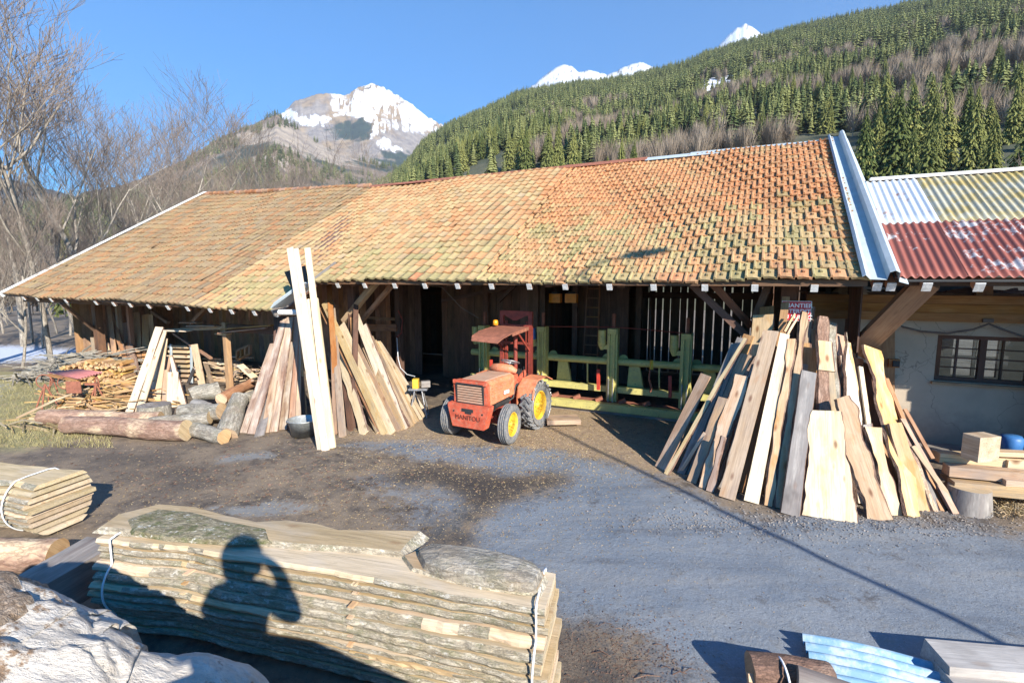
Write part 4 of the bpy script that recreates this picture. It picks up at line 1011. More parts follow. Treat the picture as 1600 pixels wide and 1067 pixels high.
# ---------------------------------------------------------------- loose planks, each a thing of its own
def plank(B, T, w, kind, label, group, out, w2=None, live=0.0, th=.03, name='wood_plank', cat='plank', bark=None, tip=0, sd_=None, curve=0.0, twist=0.0):
    B, T = Vector(B), Vector(T); z = T-B; ln = z.length; z.normalize(); out = Vector(out)
    x = z.cross(-out).normalized(); y = z.cross(x).normalized()    # y points inward, away from the viewer
    if y.dot(out) > 0: x, y = -x, -y
    if twist: q = Matrix.Rotation(twist, 3, z); x = q @ x; y = q @ y
    w2 = w if w2 is None else w2; n = 40 if live else 5; sd_ = R.random()*90 if sd_ is None else sd_
    v = []; 
    for i in range(n+1):
        t = i/n; hw = (w+(w2-w)*t)/2
        if tip: hw *= max(.06, min(1, (1-t)/tip))**.8
        a = live*3.3*(float(fbm(t*ln*2.0+sd_, 1, 2, 4))-.5); b_ = live*3.3*(float(fbm(t*ln*2.0+sd_, 7, 5, 4))-.5); kb = (.010+.028*float(vn(t*ln*3+sd_, 3))) if live > .012 else .012
        c = curve*math.sin(math.pi*t); bw = .012*math.sin(math.pi*t)*(R.random()-.3) if not live else 0
        for sx, e in ((-1, a), (1, b_)):
            xx = sx*hw+e+c; k = kb*(live > 0)
            v += [(xx-sx*k, -th/2+bw, t*ln), (xx+sx*0, th/2+bw, t*ln)]
    f = []; mi = []
    for i in range(n):
        o = i*4; p = o+4
        f += [(o+2, o, p, p+2), (o+1, o+3, p+3, p+1), (o, o+1, p+1, p), (o+3, o+2, p+2, p+3)]; mi += [0, 0, 1 if live or bark else 0, 1 if live or bark else 0]
    f += [(0, 2, 3, 1), (n*4+1, n*4+3, n*4+2, n*4)]; mi += [2, 2]
    # small cut variation on the ends
    for i in (0, 1, 2, 3): v[i] = (v[i][0], v[i][1], v[i][2]+(R.random()-.5)*.0)
    k = len(v)-4; dz = [R.uniform(-.02, .02)*w/.2 for _ in range(2)]
    for i in range(4): v[k+i] = (v[k+i][0], v[k+i][1], v[k+i][2]+dz[i // 2])
    b = MB(); b.add(v, f, None, None, mi)
    o = b.build(name, [kind, bark or ('bark' if live else kind), kind], loc=(0, 0, 0))
    o.matrix_world = frame(B, x, y, z)
    return ntag(o, label, cat, group)
CAX = Vector((4.75, 8.75, 0)); CH = 3.35; CR = 2.5
def cone_top(px, py, lay):
    r = ray(px, py); best = None
    for k in range(400):
        Y = 5.2+k*.012; t = Y/r.y; p = r*t; p.z += H
        rad = CR*(1-p.z/CH)+.12+.0-lay*.07
        dd = math.hypot(p.x-CAX.x, p.y-CAX.y)-rad
        if best is None or abs(dd) < best[0]: best = (abs(dd), p)
        if dd < 0: return p
    return best[1]
def z5(x, y): return 1000+x/2.963, 460+y/2.963
# (base x, base y, top x, top y) in the close-up frame, width, layer (0 = front), kind, live edge, top width, extras, label
G1 = 'planks leaning in a cone at the right'
def zoomplank(bx, by, tx, ty, w, lay, kind, live, w2, lab, **kw):
    B = gp(*z5(bx, by)); T = cone_top(*z5(tx, ty), lay)
    inw = (CAX-B); inw.z = 0; inw.normalize(); B = B+inw*lay*.09; B.z = .0
    out = -((T+B)/2-CAX); out = ((T+B)/2-CAX); out.z = 0; out = out.normalized()
    vw = Vector((0, 0, H))-(T+B)/2; vw.z = 0; out = (out*.62+vw.normalized()*.38)
    return plank(B, T, w, kind, lab, G1, out, w2, live, **kw)
RP = [
 (95,806,306,372,.19,0,'pink',0,.17,'pinkish brown knotty plank at the far left foot of the right cone'),
 (120,832,488,203,.07,0,'pale',.01,.07,'long thin rough-edged lath crossing the left side of the right cone'),
 (150,838,440,230,.11,2,'grey',0,.11,'grey shaded plank behind the thin lath on the left of the right cone'),
 (176,838,470,200,.12,2,'grey',0,.12,'dark edged grey plank standing steeper behind the thin lath'),
 (205,845,505,190,.16,3,'orange',0,.16,'brownish orange board deep between the left planks of the right cone'),
 (165,830,300,640,.05,1,'yellow',0,.04,'short splintered yellow lath at the left foot of the right cone'),
 (240,870,388,478,.15,0,'tan',.01,.15,'greyish tan knotty plank fourth from the left foot of the right cone'),
 (300,900,470,380,.21,0,'yellow',.035,.24,'wavy live-edge yellow plank with a flat cut top on the left of the right cone'),
 (340,905,388,655,.10,-1,'pink',.03,.06,'short barky strip lying on the wavy yellow plank'),
 (362,915,545,330,.18,2,'grey',.03,.18,'blue grey shaded plank with bark edge beside the wavy yellow plank'),
 (412,935,605,172,.19,-1,'pale',0,.20,'long clean straight-sawn pale plank reaching high on the left of the right cone'),
 (455,935,625,250,.12,2,'orange',0,.1,'narrow amber plank in the gap right of the long clean plank'),
 (515,962,672,182,.17,0,'white',0,.12,'bright white-faced plank left of the bark-edged strip'),
 (490,920,572,92,.30,3,'pale',.01,.30,'broad pale greenish board topping the left shoulder of the right cone'),
 (545,960,588,60,.22,4,'orange',0,.2,'dull brown board just behind the broad topping board'),
 (590,978,700,208,.14,0,'yellow',.03,.13,'yellowish strip with a dark bark line along its left edge'),
 (560,940,676,12,.10,2,'orange',0,.1,'tall narrow amber board, highest of the right cone'),
 (640,988,762,85,.14,0,'pale',.022,.12,'long pale curved plank rising to the right of the sign'),
 (665,985,800,60,.13,3,'tan',.02,.12,'olive brown strip behind the long pale curved plank'),
 (690,1008,782,362,.22,-1,'grey',.01,.20,'dark weathered grey board with black stains in the middle of the right cone'),
 (750,985,795,245,.20,3,'orange',0,.2,'amber board with a resin stain behind the weathered grey board'),
 (745,980,700,130,.04,3,'yellow',0,.04,'thin yellow stick slanting beside the sign'),
 (752,985,722,110,.04,3,'yellow',0,.04,'second thin yellow stick slanting beside the sign'),
 (868,1028,862,540,.56,-1,'yellow',.05,.32,'widest yellow slab with wavy bark edges at the front of the right cone'),
 (870,1000,846,105,.19,1,'redbark',.03,.17,'reddish bark slab standing tallest behind the widest slab'),
 (940,1000,890,130,.20,2,'greybark',.03,.17,'forked grey bark slab right of the reddish bark slab'),
 (865,640,857,218,.25,-1,'pale',.015,.23,'pale board end with bark rim hung on the bark slab'),
 (1098,1030,928,478,.34,-1,'yellow',.055,.22,'knotty yellow slab with swollen wavy edges right of the widest slab'),
 (985,1022,955,560,.12,1,'tan',.02,.10,'thin shaded strip between the two big yellow slabs'),
 (1060,985,950,178,.25,1,'white',.03,.2,'silvery board tapering to a sharp point near the top'),
 (1180,1022,1082,618,.19,0,'yellow',.035,.19,'short yellow live-edge plank right of the knotty slab'),
 (1150,1000,1050,600,.16,1,'grey',.02,.16,'blue shaded plank behind the short yellow live-edge plank'),
 (1240,1020,1078,255,.25,-1,'yellow',.05,.28,'long flared plank with a broad yellow top and heavy bark on its left edge'),
 (1190,1000,1060,330,.17,2,'brown',0,.17,'dark brown board inside the right flank of the right cone'),
 (1165,1000,1020,335,.06,2,'white',0,.06,'narrow pale strip left of the dark brown board'),
 (1300,1004,1182,590,.27,0,'pale',.03,.18,'broad pale plank widening downward on the right flank'),
 (1372,1006,1205,600,.09,0,'redbark',.02,.08,'purplish bark-covered slat on the right flank'),
 (1340,1000,1140,470,.10,2,'tan',.02,.1,'brown live-edge strip behind the broad pale plank'),
 (1412,1016,1240,640,.09,1,'grey',0,.09,'greyish slat third from the right foot of the right cone'),
 (1438,1016,1140,390,.09,1,'orange',0,.07,'long amber slat running up behind the flared plank'),
 (1462,1016,1215,575,.08,0,'pink',.01,.08,'pinkish slat second from the right foot of the right cone'),
 (1484,1012,1262,700,.06,0,'tan',0,.05,'thin tan slat at the far right foot of the right cone'),
 (1355,760,1225,530,.06,-1,'orange',0,.05,'short bright amber batten sticking out on the right flank'),
]
for k in range(26):
    x_ = 150+1300*k/25+R.uniform(-15, 15); yb_ = 830+200*math.sin(math.pi*min(1, .05+.62*k/25))
    zoomplank(x_, yb_-15, 520+ (x_-150)*.42+R.uniform(-30, 30), R.uniform(150, 330)+abs(x_-800)*.12, R.uniform(.14, .22), 4, R.choice(['orange', 'tan', 'pink', 'yellow']), R.choice([0, .02]), None, 'shaded plank in the back layer of the right cone, seen through a gap')
for r in RP:
    kw = {}
    if 'sharp point' in r[9]: kw = dict(tip=.45)
    if 'board end' in r[9]:
        B = cone_top(*z5(865, 355), -1); T = cone_top(*z5(857, 218), -1); plank(B, T, .27, 'pale', r[9], G1, (-.3, -.95, 0), .25, .015); continue
    if 'short bright' in r[9]:
        B = cone_top(*z5(1355, 760), -1); T = cone_top(*z5(1225, 530), -1); plank(B, T, .05, 'orange', r[9], G1, (-.0, -1, 0), .05); continue
    if 'stick slanting' in r[9]:
        dx = 0 if 'second' not in r[9] else 14
        B = cone_top(*z5(668+dx, 172+dx), 0); T = cone_top(*z5(715+dx, 90+dx), 0); plank(B, T, .035, 'yellow', r[9], G1, (-.0, -1, 0), .03); continue
    r = list(r); r[4] *= 1.12 if r[4] > .12 else 1.25; r[8] = r[8]*1.12; zoomplank(*r[:9], r[9], **kw)
# middle pile and others: tops rest against a plane at a given depth inside the eave
def z2(x, y): return 360+x/3.05, 370+y/3.05
def leanp(conv, bx, by, tx, ty, dtop, w, kind, live, w2, lab, grp, th=.028, **kw):
    B = gp(*conv(bx, by)); T = dp(*conv(tx, ty), dtop)
    mid = (B+T)/2; out = Vector((0, 0, H))-mid; out.z = 0; out = out.normalized()*.55-EN*.45
    return plank(B, T, w, kind, lab, grp, out, w2, live, th, **kw)
G2 = 'planks fanned out left of the tractor'
MP = [
 (535,955,486,330,9.75,.16,'tan',0,.14,'steep shaded tan plank at the left of the fan beside the tall white planks'),
 (505,940,480,300,9.8,.12,'lit',0,.12,'reddish shaded plank hidden at the left end of the fan'),
 (575,925,520,480,9.85,.14,'brown',0,.14,'dark plank standing in the gap of the fan'),
 (640,940,492,470,9.6,.26,'white',.02,.2,'wide whitish plank with a grey foot at the left front of the fan'),
 (700,935,535,560,9.7,.08,'pale',.02,.08,'narrow bark-edged strip lying right of the wide whitish plank'),
 (735,940,447,312,9.6,.15,'pale',0,.17,'long pale plank whose top sticks out highest on the left of the fan'),
 (716,935,430,335,9.75,.10,'orange',0,.10,'amber edged plank just behind the highest pale plank'),
 (768,940,528,418,9.5,.21,'pale',0,.20,'broad clean plank in the centre of the fan'),
 (800,925,560,440,9.8,.14,'tan',0,.14,'shaded tan plank behind the broad clean one'),
 (818,920,642,520,9.5,.17,'tan',0,.17,'olive grey plank right of the broad clean one'),
 (800,900,596,365,9.85,.16,'white',0,.15,'bright plank with a notched top rising in the middle of the fan'),
 (835,915,640,420,9.8,.15,'white',.01,.14,'bright plank just right of the notched one'),
 (845,912,735,655,9.35,.12,'brown',.02,.10,'dark brown rotten slat lying on the right of the fan'),
 (858,905,655,485,9.7,.12,'yellow',0,.12,'yellowish plank behind the dark rotten slat'),
 (868,902,672,478,9.75,.10,'tan',0,.10,'thin tan plank on the right side of the fan'),
 (878,890,700,520,9.7,.10,'pale',0,.10,'pale slat, fifth from the right end of the fan'),
 (892,880,690,495,9.75,.07,'yellow',0,.07,'yellow slat, fourth from the right end of the fan'),
 (910,872,700,500,9.8,.07,'pale',0,.07,'pale slat, third from the right end of the fan'),
 (925,862,710,500,9.85,.06,'pale',0,.06,'slender slat, second from the right end of the fan'),
 (938,850,716,505,9.9,.06,'white',0,.05,'outermost slender slat nearest the tractor tyre'),
 (520,930,470,230,9.9,.13,'orange',0,.13,'upright amber board behind the fan under the eave'),
 (590,910,600,225,10.1,.12,'brown',0,.12,'dark red upright board behind the fan under the eave'),
 (612,905,575,300,10.1,.10,'orange',0,.10,'narrow amber upright behind the fan'),
]
for r in MP: leanp(z2, *r[:9], r[9], G2)
G3 = 'tall white planks leaning on the roof edge'
TP = [
 (432,1015,285,52,7.75,.13,'white',0,.14,'tallest sunbleached plank, its top standing clear above the tiles on the left'),
 (455,1020,310,60,7.8,.14,'white',0,.13,'tall white plank close behind the tallest one'),
 (483,1008,368,55,7.85,.15,'white',0,.12,'tall white plank with its separate top to the right above the tiles'),
 (470,1000,370,295,7.6,.16,'white',0,.14,'shorter white plank overlapping the tall ones at eave height'),
 (492,1000,410,295,7.8,.09,'pale',0,.07,'thin white lath along the right edge of the tall planks'),
 (425,1000,345,300,7.95,.12,'pale',0,.12,'pale plank mostly hidden behind the tall white ones'),
]
for r in TP: leanp(z2, *r[:9], r[9], G3, th=.035)
G4 = 'old boards leaning under the step of the eave'
BP = [
 (62,935,205,510,8.1,.17,'mottled',.01,.16,'leftmost mottled old board of the heap under the eave step'),
 (100,940,255,400,8.2,.18,'mottled',.01,.16,'mottled board second from the left under the eave step'),
 (138,950,210,670,7.9,.20,'grey',0,.18,'short silvery grey board in front of the mottled old boards'),
 (165,935,262,390,8.3,.17,'mottled',0,.15,'mottled board behind the short silvery one'),
 (205,930,285,385,8.3,.20,'mottled',.01,.16,'broad flaking board right of the short silvery one'),
 (250,920,300,500,8.15,.17,'mottled',.01,.12,'pinkish flaking board with a lit upper edge under the eave step'),
 (290,905,318,380,8.4,.15,'pink',0,.12,'reddish old board toward the tub'),
 (322,890,325,420,8.35,.13,'tan',0,.10,'brown board directly behind the washtub'),
 (345,880,330,400,8.5,.11,'brown',0,.10,'dark board in the gap left of the tall white planks'),
 (362,870,330,490,8.25,.05,'pale',0,.04,'thin pale lath left of the tall white planks'),
 (225,900,240,380,8.5,.3,'brown',0,.3,'dark broad board at the back of the old board heap'),
]
for r in BP: leanp(z2, *r[:9], r[9], G4)
def z4(x, y): return 240+x/4.85, 470+y/4.85
def z1(x, y): return x/3.9525, 430+y/3.9525
G5 = 'white planks leaning in front of the left shed bay'
WP = [
 (795,862,985,322,7.85,.20,'white',.01,.20,'tall white plank at the left of the shed bay, leftmost foot'),
 (850,868,1012,350,7.9,.16,'white',0,.14,'tall white plank with slotted top in front of the shed bay'),
 (905,810,965,400,7.8,.30,'white',0,.24,'broad white plank in front of the shed bay'),
 (965,812,1018,390,7.95,.16,'pale',0,.14,'pale plank right of the broad white one in the shed bay'),
 (985,805,1048,500,8.1,.16,'pink',.01,.14,'pinkish board behind the short boards of the shed bay'),
 (1018,810,1022,585,7.7,.13,'pink',0,.13,'short shaded upright board left of the small white one'),
 (1062,815,1070,598,7.6,.24,'white',0,.24,'short broad white board standing upright in the shed bay'),
 (1130,820,1058,505,7.8,.24,'white',.01,.10,'white board tapering upward on the right of the short broad one'),
 (1250,690,1200,428,8.9,.20,'pale',0,.18,'yellowish white board leaning on the blue trestle'),
 (1320,700,1268,538,8.7,.13,'pale',0,.12,'round-topped pale slat right of the blue trestle'),
 (1160,670,1200,575,8.6,.09,'grey',0,.09,'grey slat crossing below the stacked yellow lumber'),
]
for r in WP: leanp(z1, *r[:9], r[9], G5)
G6 = 'boards standing inside the left shed wall'
SP = [
 (600,590,575,385,9.2,.16,'tan',0,.16,'grey brown board standing against the corner post of the shed'),
 (640,590,612,180,9.5,.16,'lit',0,.16,'reddish board standing inside the left corner of the shed'),
 (705,600,652,420,9.5,.28,'yellow',.02,.2,'sunlit yellow slab leaning inside the left corner of the shed'),
 (720,610,672,190,9.7,.16,'lit',0,.14,'brown board half in shadow beside the sunlit slab'),
 (800,615,690,240,9.8,.20,'lit',.02,.18,'wavy shaded board leaning left inside the shed'),
 (775,610,740,460,9.6,.2,'orange',0,.2,'short orange board at the foot of the shed wall'),
 (840,640,780,420,9.9,.45,'pink',.02,.42,'broad pinkish panel leaning at the shed wall'),
 (860,600,845,230,10.3,.2,'lit',0,.2,'upright reddish board at the back of the shed bay'),
 (900,600,900,240,10.4,.22,'lit',0,.22,'upright reddish board, next one right at the back of the shed bay'),
 (960,600,930,240,10.3,.16,'orange',0,.14,'narrow orange board slanting at the back of the shed bay'),
 (780,580,765,290,10.2,.28,'lit',0,.28,'wide rusty brown board behind the leaning ones in the shed'),
]
for r in SP: leanp(z1, *r[:9], r[9], G6)
# ---------------------------------------------------------------- tractor with its rear mast and canopy
TF = Vector((-.50, -.866, 0)); TA = Vector((.866, -.5, 0)); TO = Vector((-.03, 10.71, 0))
def tp(a, f, z): return TO+TA*a+TF*f+UP*z
trc = thing('tractor', 'small faded orange red tractor with yellow wheel rims and a rear lifting mast', 'tractor', TO)
def tbox(b, a0, a1, f0, f1, z0, z1, mi=0):
    v = [tp(a, f, z) for z in (z0, z1) for a, f in ((a0, f0), (a1, f0), (a1, f1), (a0, f1))]
    b.add(v, [(0,1,2,3), (7,6,5,4), (4,5,1,0), (5,6,2,1), (6,7,3,2), (7,4,0,3)], mi=mi)
def loft(b, rings, mi=0, cap=True, sm=False):
    n = len(rings[0]); v = [p for r in rings for p in r]
    f = [(i*n+j, i*n+(j+1) % n, (i+1)*n+(j+1) % n, (i+1)*n+j) for i in range(len(rings)-1) for j in range(n)]
    if cap: f += [tuple(range(n))[::-1], tuple(range((len(rings)-1)*n, len(rings)*n))]
    b.add(v, f, mi=mi, sm=sm)
def hoodring(f, w, z0, z1, c=.07, df=0):
    return [tp(-w, f, z0), tp(w, f, z0), tp(w, f+df*.8, z1-c), tp(w-c*.35, f+df, z1-c*.35), tp(w-c, f+df, z1), tp(-w+c, f+df, z1), tp(-w+c*.35, f+df, z1-c*.35), tp(-w, f+df*.8, z1-c)]
hd = part('hood', 'tractor_orange', trc, lambda b: (loft(b, [hoodring(.42, .33, .78, 1.20), hoodring(.9, .345, .76, 1.21), hoodring(1.44, .36, .74, 1.20, .06, .04)]),))
part('louvres', 'tractor_orange', hd, lambda b: [b.beam(tp(.352+.003*k % .005, .60, .84+.055*k), tp(.365, 1.32, .84+.055*k), .012, .018) for k in range(6)])
part('hood_top', 'dusty', hd, lambda b: loft(b, [[tp(-.27, f, z), tp(.27, f, z), tp(.25, f, z+.014), tp(-.25, f, z+.014)] for f, z in ((.45, 1.203), (.9, 1.213), (1.40, 1.203))]))
nose = part('nose_panel', 'tractor_red', trc, lambda b: (
    loft(b, [hoodring(1.40, .375, .73, 1.215, .07, .04), hoodring(1.49, .385, .73, 1.215, .07, .05)], cap=False),
    b.beam(tp(-.375, 1.51, .98), tp(-.30, 1.51, .98), .03, .40), b.beam(tp(.30, 1.51, .98), tp(.375, 1.51, .98), .03, .40),
    b.beam(tp(-.38, 1.53, 1.175), tp(.38, 1.53, 1.175), .05, .07)))
gr_ = part('grille', 'black', nose, lambda b: (b.add([tp(-.31, 1.47, .75), tp(.31, 1.47, .75), tp(.31, 1.49, 1.15), tp(-.31, 1.49, 1.15)], [(0, 1, 2, 3)]), b.beam(tp(-.31, 1.52, .77), tp(.31, 1.52, .77), .04, .03), b.beam(tp(-.31, 1.54, 1.145), tp(.31, 1.54, 1.145), .04, .03), b.beam(tp(-.30, 1.52, .77), tp(-.30, 1.54, 1.15), .03, .03, TA), b.beam(tp(.30, 1.52, .77), tp(.30, 1.54, 1.15), .03, .03, TA)))
part('grille_slats', 'dusty', nose, lambda b: [b.beam(tp(-.285, 1.53, .805+.048*k), tp(.285, 1.53, .805+.048*k), .02, .030) for k in range(7)])
def bump(b):
    tw, bw = .47, .36
    o = [(-tw, .77), (tw, .77), (tw-.005, .70), (bw, .33), (-bw, .33), (-tw+.005, .70)]
    r0 = [tp(a, 1.44, z) for a, z in o]; r1 = [tp(a*.985, 1.62, z-.01) for a, z in o]; loft(b, [r0, r1])
bm = part('bumper', 'tractor_red', trc, bump)
part('tow_slot', 'black', bm, lambda b: (b.beam(tp(-.13, 1.626, .66), tp(.13, 1.626, .66), .006, .06), b.beam(tp(-.05, 1.628, .61), tp(.09, 1.628, .61), .006, .03), b.beam(tp(-.33, 1.626, .62), tp(-.30, 1.626, .62), .006, .03), b.beam(tp(.32, 1.626, .62), tp(.35, 1.626, .62), .006, .03)))
text('MANITOU', .125, tp(0, 1.626, .475), TA, UP, 'letter', bm, .003)
lb2 = part('side_label', 'sign_white', hd, lambda b: b.beam(tp(.372, .70, .90), tp(.374, .90, .905), .006, .07))
part('chassis', 'dark_red', trc, lambda b: (tbox(b, -.16, .16, -.25, 1.45, .42, .76), tbox(b, -.28, .28, -.22, .22, .40, .80), tbox(b, .15, .30, .55, 1.0, .45, .62), b.beam(tp(-.55, 1.18, .40), tp(.55, 1.18, .40), .09, .09), b.beam(tp(-.45, 1.3, .52), tp(.45, 1.3, .50), .04, .04), b.beam(tp(.2, .3, .5), tp(.52, 1.05, .42), .03, .03)))
part('engine', 'black', trc, lambda b: (tbox(b, -.22, .24, .45, 1.35, .55, .80), b.tube([tp(.26, .6, .66), tp(.26, 1.1, .66)], .06, 8), b.tube([tp(.3, .3, .95), tp(.32, .45, .7), tp(.2, .6, .6)], .02, 6), b.box(tp(.28, .25, .9), (.12, .1, .14))))
part('dashboard', 'tractor_red', trc, lambda b: (tbox(b, -.30, .30, .22, .42, .70, 1.16), tbox(b, .14, .36, -.1, .22, .78, 1.06), b.beam(tp(.30, .22, 1.0), tp(.30, -.1, 1.15), .04, .12)))
def seat(b):
    b.tube([tp(-.32, .28, 1.22), tp(-.2, .34, 1.27), tp(0, .36, 1.28), tp(.2, .34, 1.27), tp(.30, .28, 1.22)], [.05, .09, .1, .09, .05], 10)
part('cowl', 'tractor_orange', trc, seat)
part('seat', 'black', trc, lambda b: (tbox(b, -.22, .22, -.30, .12, .86, .93), b.tube([tp(-.2, -.3, 1.0), tp(0, -.34, 1.08), tp(.2, -.3, 1.0)], .09, 8)))
def ringt(b, c, ax, r, rad, n=24, m=6, mi=0):
    ax = ax.normalized(); u = ax.orthogonal().normalized(); w = ax.cross(u); v = []
    for i in range(n):
        a = 2*math.pi*i/n; d = u*math.cos(a)+w*math.sin(a)
        for j in range(m):
            q = 2*math.pi*j/m; v.append(c+d*(r+rad*math.cos(q))+ax*rad*math.sin(q))
    b.add(v, [(i*m+j, ((i+1) % n)*m+j, ((i+1) % n)*m+(j+1) % m, i*m+(j+1) % m) for i in range(n) for j in range(m)], mi=mi, sm=True)
sw = part('steering_wheel', 'steel', trc, lambda b: (ringt(b, tp(.05, .10, 1.38), (TF*-.35+UP), .20, .012), b.tube([tp(.05, .26, 1.05), tp(.05, .10, 1.38)], .018, 6), [b.beam(tp(.05, .10, 1.38), tp(.05, .10, 1.38)+d, .015, .008) for d in (TA*.19, -TA*.19, (TF*.9+UP*.3)*.18)], b.box(tp(.05, .1, 1.39), (.05, .05, .04))))
part('levers', 'black', trc, lambda b: [b.tube([tp(a, .0, .85), tp(a+.02, .05, 1.2+.05*k)], .009, 5) for k, a in enumerate((.2, .27, .33))])
for sg in (-1, 1):
    def fend(b):
        pr = [(.42, .72), (.38, .92), (.18, 1.07), (-.22, 1.09), (-.50, .98)]
        rg = []
        for f, z in pr: rg.append([tp(sg*.40, f, z-.02), tp(sg*.76, f, z-.02), tp(sg*.76, f, z), tp(sg*.40, f, z)])
        loft(b, rg); b.add([tp(sg*.40, f, z) for f, z in [(.42, .55), (.42, .72), (.38, .92), (.18, 1.07), (-.22, 1.09), (-.5, .98), (-.5, .7)]]+[tp(sg*.385, f, z) for f, z in [(.42, .55), (.42, .72), (.38, .92), (.18, 1.07), (-.22, 1.09), (-.5, .98), (-.5, .7)]], [(0,1,2,3,4,5,6), (13,12,11,10,9,8,7)])
        b.beam(tp(sg*.76, .42, .70), tp(sg*.76, .38, .90), .02, .05)
    part('fender', 'tractor_orange', trc, fend)
def wheel(a, f, r, w, lug, steer, nm, chain=False):
    fa = Matrix.Rotation(steer, 3, 'Z') @ TA; ff = Matrix.Rotation(steer, 3, 'Z') @ TF
    c = tp(a, f, r); m = frame(c, ff, UP.copy(), ff.cross(UP)); ax = Vector(ff.cross(UP)); sgn = 1 if ax.dot(fa)*a > 0 else -1
    b = MB(); h = w/2; ri = r*.60
    b.lathe([(ri, -h*.7), (ri+.02, -h*.9), (r*.86, -h), (r*.955, -h*.82), (r*.975, 0), (r*.955, h*.82), (r*.86, h), (ri+.02, h*.9), (ri, h*.7), (ri, -h*.7)], m, 36)
    if lug:
        n = 22
        for k in range(n):
            for sd in (-1, 1):
                q = 2*math.pi*(k+.5*(sd > 0))/n; q2 = q+.22
                d0 = Vector((math.cos(q), math.sin(q), 0)); d1 = Vector((math.cos(q2), math.sin(q2), 0))
                b.beam(m @ (d0*r*.975+Vector((0, 0, sd*h*.95))), m @ (d1*r*.985+Vector((0, 0, sd*.01))), .045, .05, up=(m.to_3x3() @ d0))
    else:
        for z in (-.6, -.2, .2, .6): b.lathe([(r*.97, h*z-.012), (r*1.0, h*z-.008), (r*1.0, h*z+.008), (r*.97, h*z+.012)], m, 36)
    o = thing(nm, None, None); o.location = c-TO; o.parent = trc
    b.build('tyre', 'rubber', o)
    b = MB(); s = sgn
    b.lathe([(ri*.99, -h*.65*s), (ri*.93, -h*.5*s), (ri*.90, h*.2*s), (ri*.62, h*.12*s), (ri*.55, h*.35*s), (ri*.2, h*.38*s), (ri*.18, h*.6*s), (.01, h*.62*s)], m, 28)
    b.lathe([(ri*1.02, h*.72*s), (ri*.98, h*.78*s), (ri*.92, h*.6*s), (ri*.9, h*.2*s)], m, 28)
    for k in range(8):
        q = math.pi*2*k/8; p = m @ Vector((math.cos(q)*ri*.42, math.sin(q)*ri*.42, h*.36*s)); b.tube([p, p+Vector(m.col[2][:3])*.03*s], .014, 6)
    b.build('rim', 'rim', o)
    if chain:
        b = MB(); n = 14
        for k in range(n):
            q = 2*math.pi*k/n; pts = []
            for t in range(5):
                zz = h*1.12*(t/2-1); qq = q+(.14 if t % 2 else 0); rr = r*1.03 if 0 < t < 4 else r*.9
                pts.append(m @ Vector((math.cos(qq)*rr, math.sin(qq)*rr, zz)))
            b.tube(pts, .011, 4, sm=False)
        for sd in (-1, 1): ringt(b, c+Vector(m.col[2][:3])*h*1.1*sd, Vector(m.col[2][:3]), r*.86, .011, 28, 4)
        b.build('snow_chain', 'steel', o)
wheel(.62, 0, .50, .25, True, 0, 'rear_wheel', True); wheel(-.62, 0, .50, .25, True, 0, 'rear_wheel', True)
wheel(.66, 1.18, .385, .20, False, .10, 'front_wheel'); wheel(-.66, 1.18, .385, .20, False, .10, 'front_wheel')
MF = -.42
def mast(b):
    for a in (-.46, .26): b.beam(tp(a, MF, .35), tp(a, MF, 2.42), .07, .09, TA)
    for a in (-.36, .16): b.beam(tp(a, MF-.02, .35), tp(a, MF-.02, 2.2), .05, .05, TA)
    for z, w in ((2.38, .10), (2.08, .10), (1.72, .05), (.9, .08)): b.beam(tp(-.46, MF+.02, z), tp(.26, MF+.02, z), .05, w)
    b.tube([tp(-.10, MF+.03, .6), tp(-.10, MF+.03, 2.1)], .045, 8)
    b.add([tp(-.38, MF+.06, 2.33), tp(.18, MF+.06, 2.33), tp(-.06, MF+.06, 2.22), tp(-.14, MF+.06, 2.22)], [(0, 3, 2, 1)])
part('mast', 'dark_red', trc, mast)
def canopy(b):
    g = [[(-.52, -.25, 2.10), (-.52, .45, 2.03), (-.50, .72, 1.97), (-.46, .80, 1.88)], [(.30, -.25, 2.10), (.30, .45, 2.03), (.24, .72, 1.95), (.16, .80, 1.86)]]
    up = [tp(*p) for p in g[0]]+[tp(*p) for p in g[1]]; dn = [p-UP*.015 for p in up]; n = 8
    f = [(i, i+1, 5+i, 4+i) for i in range(3)]; f += [tuple(8+q for q in r[::-1]) for r in f]+[(0, 4, 12, 8), (3, 11, 15, 7)]+[(i, 8+i, 9+i, i+1) for i in range(3)]+[(4+i, 5+i, 13+i, 12+i) for i in range(3)]
    b.add(up+dn, f)
    b.beam(tp(.30, -.25, 2.07), tp(.30, .45, 2.0), .012, .07); b.beam(tp(-.52, -.25, 2.07), tp(-.52, .45, 2.0), .012, .07)
part('canopy', 'rust', trc, canopy)
part('canopy_strut', 'dark_red', trc, lambda b: (b.beam(tp(.24, MF, 1.55), tp(.24, .15, 2.03), .03, .04), b.beam(tp(-.44, MF, 1.55), tp(-.44, .15, 2.03), .03, .04)))
part('beacon', 'amber', trc, lambda b: b.lathe([(.0, .12), (.05, .11), (.06, .06), (.06, 0), (0, 0)], frame(tp(-.44, -.1, 2.12), TA, TF*-1, UP), 12))
part('exhaust_post', 'redpost', trc, lambda b: b.beam(tp(-.78, -.45, .6), tp(-.78, -.45, 1.28), .05, .06))
